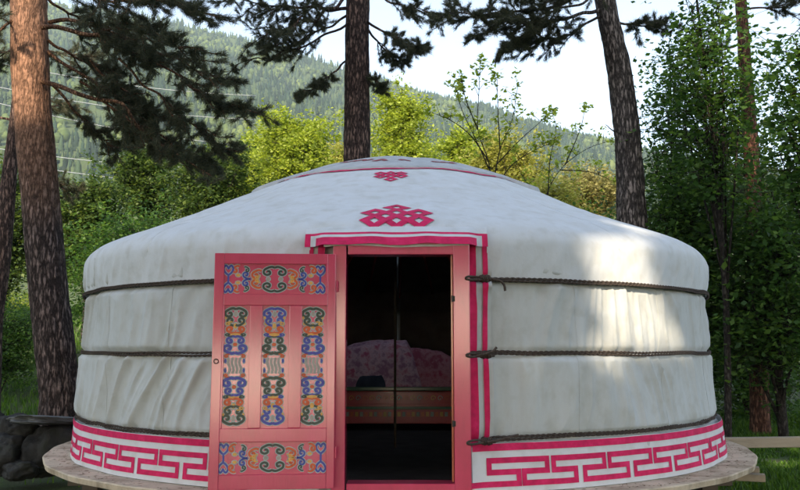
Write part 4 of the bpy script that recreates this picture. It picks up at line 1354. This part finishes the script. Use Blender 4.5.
BK = dict(clump=.26, limbs=44, trunk_r=.10, low=.12, outer=.35, tuftk=10)
bl_at('bright green rounded tree just left of the middle pine', 295, 24, 96, 46, 205, 16000, .11, 'leaf_lime', 21, **BK)
bl_at('light green tree just right of the middle pine trunk', 402, 26, 66, 34, 190, 14000, .11, 'leaf_lime', 22, **BK)
bl_at('green tree standing above the left shoulder of the yurt roof', 215, 23, 126, 50, 235, 16000, .11, 'leaf_mid', 23, **BK)
bl_at('yellow green tree showing through the boughs of the left pine', 150, 25, 128, 46, 215, 13000, .11, 'leaf_mid', 24, **BK)
bl_at('leafy green tree beside the thick left pine trunk', 92, 21, 160, 46, 290, 15000, .10, 'leaf_mid', 25, **BK)
bl_at('green bush tree low behind the left edge of the yurt', 130, 19, 205, 60, 330, 15000, .09, 'leaf_dark', 26, **dict(BK, clump=.42))
bl_at('pale green tree right of the light green one', 452, 30, 108, 42, 200, 13000, .13, 'leaf_lime', 27, **BK)
bl_at('yellow leaved tree behind the bare young tree', 505, 24, 118, 38, 205, 12000, .10, 'leaf_yellow', 28, **BK)
bl_at('golden tree between the yurt roof and the curved pine', 590, 27, 156, 42, 235, 12000, .11, 'leaf_gold', 29, **BK)
bl_at('green tree at the far left edge of the photo', 10, 22, 150, 45, 300, 13000, .10, 'leaf_mid', 30, **BK)
bl_at('small yellow green tree over the right slope of the roof', 548, 22, 172, 34, 235, 8000, .09, 'leaf_yellow', 31, **dict(BK, clump=.35))
bl_at('lime green tree directly behind the left roof slope', 250, 28, 120, 40, 220, 10000, .12, 'leaf_lime', 32, **BK)
bl_at('deep green tree behind the leaning trunk at the left edge', -50, 24, 120, 60, 320, 12000, .12, 'leaf_dark', 33, **BK)
bl_at('shady green bush behind the yurt below the golden tree', 585, 17, 205, 50, 290, 9000, .08, 'leaf_dark', 34, **dict(BK, clump=.3))
bl_at('pale green crown showing between the middle pine and the lime tree', 345, 30, 128, 40, 215, 9000, .13, 'leaf_yellow', 35, **BK)

# young tree with sparse new leaves, in front of the sky
def sapling(label, px, Y, base_py, strokes, seed, size=.055, n=9):
    rs = np.random.default_rng(seed)
    b = at(px, base_py, Y); gz = float(ground_z(b.x, Y)); off = np.array([b.x, Y, gz])
    root = empty('young_tree', tuple(off), label, 'tree', 'young trees with sparse new leaves')
    mb = MB(); tips = []
    bb = np.array(b) - off
    tree_tube(mb, [(0, 0, -.1), tuple(bb * .5), tuple(bb)], [.03, .026, .02], 8, 0, 0, 4)
    for s_ in strokes:
        pts = [np.array(at(q[0], q[1], Y + rs.normal(0, .15))) - off for q in s_]
        pts[0] = np.array(at(s_[0][0], s_[0][1], Y)) - off
        out, ro = tree_tube(mb, pts, list(np.linspace(.012, .004, len(pts))), 6, 0, 0, 6)
        L = len(out)
        for k in range(int(L * .6)):
            i = rs.integers(int(L * .25), L); d = rs.normal(0, 1, 3); d[2] = abs(d[2]) + .3; d /= np.linalg.norm(d)
            l = rs.uniform(.08, .30); tree_tube(mb, [out[i], out[i] + d * l * .5, out[i] + d * l], [.006, .004, .003], 4)
            tips.append(out[i] + d * l)
        tips.append(out[-1]); tips.append(out[-1])
    tips = np.array(tips); P = np.repeat(tips, n, 0) + rs.normal(0, .045, (len(tips) * n, 3))
    V, F = leaves(P, size, 1.8)
    mb.build('trunk', M['bark_dark'], root, True); npmesh('crown', V, F, M['leaf_lime'], root)
sapling('thin young tree with upswept bare branches above the right roof slope', 494, 15, 195, [
    [(494, 195), (488, 160), (478, 130), (479, 90), (481, 58)], [(494, 180), (500, 150), (512, 120), (518, 85)], [(492, 175), (476, 140), (462, 110), (456, 88)],
    [(488, 160), (470, 135), (450, 120), (430, 112)], [(500, 150), (498, 110), (497, 75)], [(496, 165), (520, 140), (545, 118)], [(494, 190), (512, 165), (535, 150), (552, 143)], [(478, 130), (466, 100), (462, 80)]], 41)
sapling('thin leafy branch tree leaning toward the curved pine', 540, 17, 235, [
    [(540, 235), (545, 200), (560, 170), (585, 150), (612, 140)], [(548, 195), (550, 160), (556, 130), (552, 112)], [(560, 170), (590, 172), (615, 182)], [(565, 165), (580, 130), (585, 108)], [(545, 205), (525, 180), (515, 160)]], 42)

# dark leafy thicket on the right
TK = dict(group='leafy trees in the right thicket', outer=.25)
bl_at('airy leafy tree with a thin crooked trunk right of the curved pine', 706, 12.5, -40, 66, 235, 4600, .09, 'leaf_dark', 51, limbs=50, trunk_r=.055, clump=.22, low=.10,
      path=[tuple(at(727, 330, 12.5)), tuple(at(722, 240, 12.5)), tuple(at(716, 170, 12.5)), tuple(at(710, 110, 12.6)), tuple(at(704, 60, 12.5)), tuple(at(697, 0, 12.5)), tuple(at(690, -60, 12.4))], **TK)
bl_at('thin airy tree reaching toward the curved pine', 668, 14.5, 20, 42, 240, 2800, .09, 'leaf_dark', 58, limbs=44, trunk_r=.045, clump=.26, low=.1, **TK)
bl_at('dense leafy tree overhanging the right edge of the photo', 806, 11.0, -30, 58, 260, 6000, .09, 'leaf_dark', 52, limbs=44, trunk_r=.07, clump=.26, low=.2, **TK)
bl_at('dark leafy tree low behind the right shoulder of the yurt', 680, 13.5, 165, 55, 350, 9000, .095, 'leaf_dark', 53, limbs=56, trunk_r=.07, clump=.32, low=.08, **TK)
bl_at('deep shaded leafy tree under the reddish pine', 770, 13.0, 165, 66, 400, 9000, .10, 'leaf_dark', 54, limbs=60, trunk_r=.08, clump=.34, low=.05, **TK)
bl_at('taller green tree further back beyond the thicket', 745, 19, 90, 50, 260, 8000, .10, 'leaf_mid', 55, limbs=46, trunk_r=.1, clump=.4, low=.2, **TK)
bl_at('shaded bush tree filling the gap above the timber rail', 740, 16, 250, 80, 425, 16000, .09, 'leaf_dark', 56, limbs=50, trunk_r=.07, clump=.4, low=.05, **TK)
bl_at('green tree beyond the thicket at the right edge', 850, 18, 120, 60, 300, 9000, .10, 'leaf_mid', 57, limbs=46, trunk_r=.1, clump=.4, low=.2, **TK)

# hedge of shade at the left back and a low bright bush
bl_at('low dark bush on the bank left of the thick pine', 5, 16, 312, 40, 372, 9000, .06, 'leaf_dark', 61, name='bush', group=None, limbs=26, trunk_r=.03, clump=.25, low=.05, cat='bush')
bl_at('low sunlit bush on the slope behind the leaning trunk', 12, 26, 285, 60, 350, 9000, .08, 'leaf_lime', 62, name='bush', group=None, limbs=26, trunk_r=.03, clump=.35, low=.05, cat='bush')

# ------------------------------------------------------------------ grass
def grass():
    n = 90000
    k1 = int(n * .5)
    x = np.concatenate([rng.uniform(3.0, 8.5, k1), rng.uniform(-12, -3.2, n - k1)])
    y = np.concatenate([rng.uniform(7.0, 17, k1), rng.uniform(9.0, 32, n - k1)])
    keep = (np.hypot(x, y - YC) > 3.2) & (fbm(x / .8, y / .8, s=77) > -.55) & ~((x < -3.2) & (y < 10.6) & (rng.random(n) < .93))
    x, y = x[keep], y[keep]; n = len(x)
    z = ground_z(x, y)
    h = rng.uniform(.05, .17, n) * (1 + .6 * fbm(x / 1.1, y / 1.1, s=78)); h = np.clip(h, .03, .3)
    a = rng.uniform(0, 2 * PI, n); wd = .006 + .004 * (y / 12)
    l = rng.normal(0, .35, (n, 2)) * h[:, None]
    b0 = np.stack([x - np.cos(a) * wd, y - np.sin(a) * wd, z - .01], 1); b1 = np.stack([x + np.cos(a) * wd, y + np.sin(a) * wd, z - .01], 1)
    m0 = np.stack([x - np.cos(a) * wd * .7 + l[:, 0] * .35, y - np.sin(a) * wd * .7 + l[:, 1] * .35, z + h * .6], 1)
    m1 = np.stack([x + np.cos(a) * wd * .7 + l[:, 0] * .35, y + np.sin(a) * wd * .7 + l[:, 1] * .35, z + h * .6], 1)
    t = np.stack([x + l[:, 0], y + l[:, 1], z + h], 1); t1 = t + np.array([.001, 0, 0])
    V = np.stack([b0, b1, m1, m0, t, t1], 1).reshape(-1, 3)
    i = np.arange(n)[:, None] * 6
    F = np.concatenate([i + [0, 1, 2, 3], i + [3, 2, 5, 4]], 0)
    o = npmesh('grass', V, F, M['grass'])
    tag(o, 'short green grass on both sides of the platform', 'grass', kind='stuff')
grass()

# ------------------------------------------------------------------ overhead wires at the left
M['wire'] = simple('pale_wire', [(.3, (.55, .55, .55)), (.7, (.7, .7, .7))], 5, rough=.4, bump=0)
for i, (p0, p1) in enumerate([((-30, 56), (190, 92)), ((-30, 80), (190, 116)), ((-30, 95), (190, 140)), ((-30, 143), (190, 168)), ((-30, 155), (190, 184))]):
    A_ = at(p0[0], p0[1], 48); B_ = at(p1[0], p1[1], 70)
    D_ = B_ - A_; A_ = A_ - D_ * .6; B_ = B_ + D_ * .5; L = (B_ - A_).length
    pts = [A_.lerp(B_, t) + Vector((0, 0, -1.0 * math.sin(t * PI) + .7)) for t in np.linspace(0, 1, 30)]
    q = MB(); q.tube([tuple(p) for p in pts], .032, 5)
    o = q.build('overhead_wire', M['wire'], None, True)
    tag(o, ['topmost overhead wire crossing the left side', 'second overhead wire from the top at the left', 'middle overhead wire behind the left pine', 'second lowest overhead wire at the left', 'lowest overhead wire at the left'][i], 'wire', 'overhead wires at the left')

# ------------------------------------------------------------------ trees behind the photographer: they shade the yurt
def to_seg(P, a, b):
    """distance from the sun rays through P to segment a-b (in the plane across the sun)"""
    e1 = np.array(SUN.cross(Vector((0, 0, 1))).normalized()); e2 = np.cross(np.array(SUN), e1)
    E = np.stack([e1, e2], 1)
    p = P @ E; A = np.array(a) @ E; B = np.array(b) @ E
    d = B - A; t = np.clip(((p - A) @ d) / (d @ d + 1e-9), 0, 1)
    return np.linalg.norm(p - (A + t[:, None] * d), axis=1)
def W(px, py, side_R=3.04):
    """point of the yurt wall seen at a pixel"""
    d = at(px, py, 1.0) - CAM; d = np.array(d)
    a = d[0] ** 2 + d[1] ** 2; b = -2 * d[1] * YC; c = YC ** 2 - side_R ** 2
    t = (-b - math.sqrt(max(0, b * b - 4 * a * c))) / (2 * a)
    return np.array(CAM) + d * t
LIT = [
    (W(612, 248), W(612, 345), .20), (W(640, 255), W(642, 335), .17), (W(602, 285), W(606, 330), .08), (W(668, 268), W(674, 335), .09),
    (W(546, 290), W(552, 340), .11), (W(507, 290), W(500, 335), .08), (W(520, 362), W(504, 410), .10), (W(610, 358), W(645, 400), .09), (W(560, 362), (W(585, 415)), .05), (W(690, 330), W(694, 400), .06),
    (np.array([2.1, 6.9, PZ + 1.9]), np.array([1.9, 6.5, PZ + 1.85]), .20), (np.array([1.6, 6.6, PZ + 2.0]), np.array([1.2, 6.4, PZ + 2.0]), .08),
    (np.array(at(28, 110, 10.4)), np.array(at(26, -200, 10.4)), .36),
    (np.array(at(75, 84, 10.4)), np.array(at(130, 108, 10.0)), .10),
    (np.array([.42, 5.5, PZ + .75]), np.array([.42, 5.5, PZ + 1.5]), .02),
    (np.array([4.7, 10.5, .1]), np.array([6.2, 12.5, .2]), .30), (np.array([4.6, 9.6, .5]), np.array([6.5, 9.6, .5]), .12),
    (np.array(at(236, 75, 13.2)), np.array(at(262, 78, 13.2)), .12),
    (np.array(at(730, 10, 12.0)), np.array(at(790, 110, 11.5)), .60), (np.array(at(690, 60, 12.5)), np.array(at(770, 215, 12.5)), .35),
]
def shade_tree(label, x, y, h, rx, lo, n, seed):
    n = int(n * 1.5)
    rs = np.random.default_rng(seed)
    gz = float(ground_z(x, y)); off = np.array([x, y, gz])
    root = empty('pine_tree', tuple(off), label, 'tree', 'trees behind the viewpoint')
    mb = MB(); tree_tube(mb, [(0, 0, -.2), (.1, 0, h * .4), (0, .1, h * .8), (0, 0, h)], [.30, .24, .12, .03], 12, .01, seed, 6)
    k = n // 16
    u = rs.random(k) ** .8; zc = lo + (h - lo) * u
    rad = rx * np.sqrt(np.clip(1.05 - u ** 1.6, .05, 1)) * rs.random(k) ** .5; a = rs.uniform(0, 2 * PI, k)
    C_ = np.stack([np.cos(a) * rad, np.sin(a) * rad * .7, zc], 1)
    P = (np.repeat(C_, 16, 0) + rs.normal(0, .32, (k * 16, 3)))
    Wp = P + off
    keep = np.ones(len(P), bool)
    for A, B, r in LIT: keep &= to_seg(Wp, A, B) > r + .03
    P = P[keep]
    for i in range(0, k, 9):
        c = C_[i]
        e_ = c * .98
        wp = np.array([np.array([0, 0, c[2] - .3]) * (1 - t) + e_ * t for t in np.linspace(0, 1, 6)]) + off
        if min(to_seg(wp, A, B).min() - r for A, B, r in LIT) < .05: continue
        tree_tube(mb, [(0, 0, c[2] - .3), tuple(e_)], [.03, .01], 4)
    V, F = leaves(P, .36, 1.7)
    mb.build('trunk', M['bark_pine2'], root, True); npmesh('crown', V, F, M['needle'], root)
for i, (x, y, h, rx, lo, n) in enumerate([(-16, -14, 17, 3.6, 5, 7000), (-12.2, -13, 19, 3.0, 5, 8000), (-9.2, -16, 21, 3.0, 5, 9000), (-6.4, -13, 25, 3.2, 3, 12500), (-2.8, -15, 25, 3.2, 3.2, 12500), (.6, -13.5, 25, 3.2, 3.2, 12500), (4.2, -14.5, 24, 3.4, 4, 12000), (8.2, -13, 20, 3.4, 3, 8000)]):
    shade_tree('tall shade pine behind the viewpoint, outside the photo', x, y, h, rx, lo, n, 300 + i)
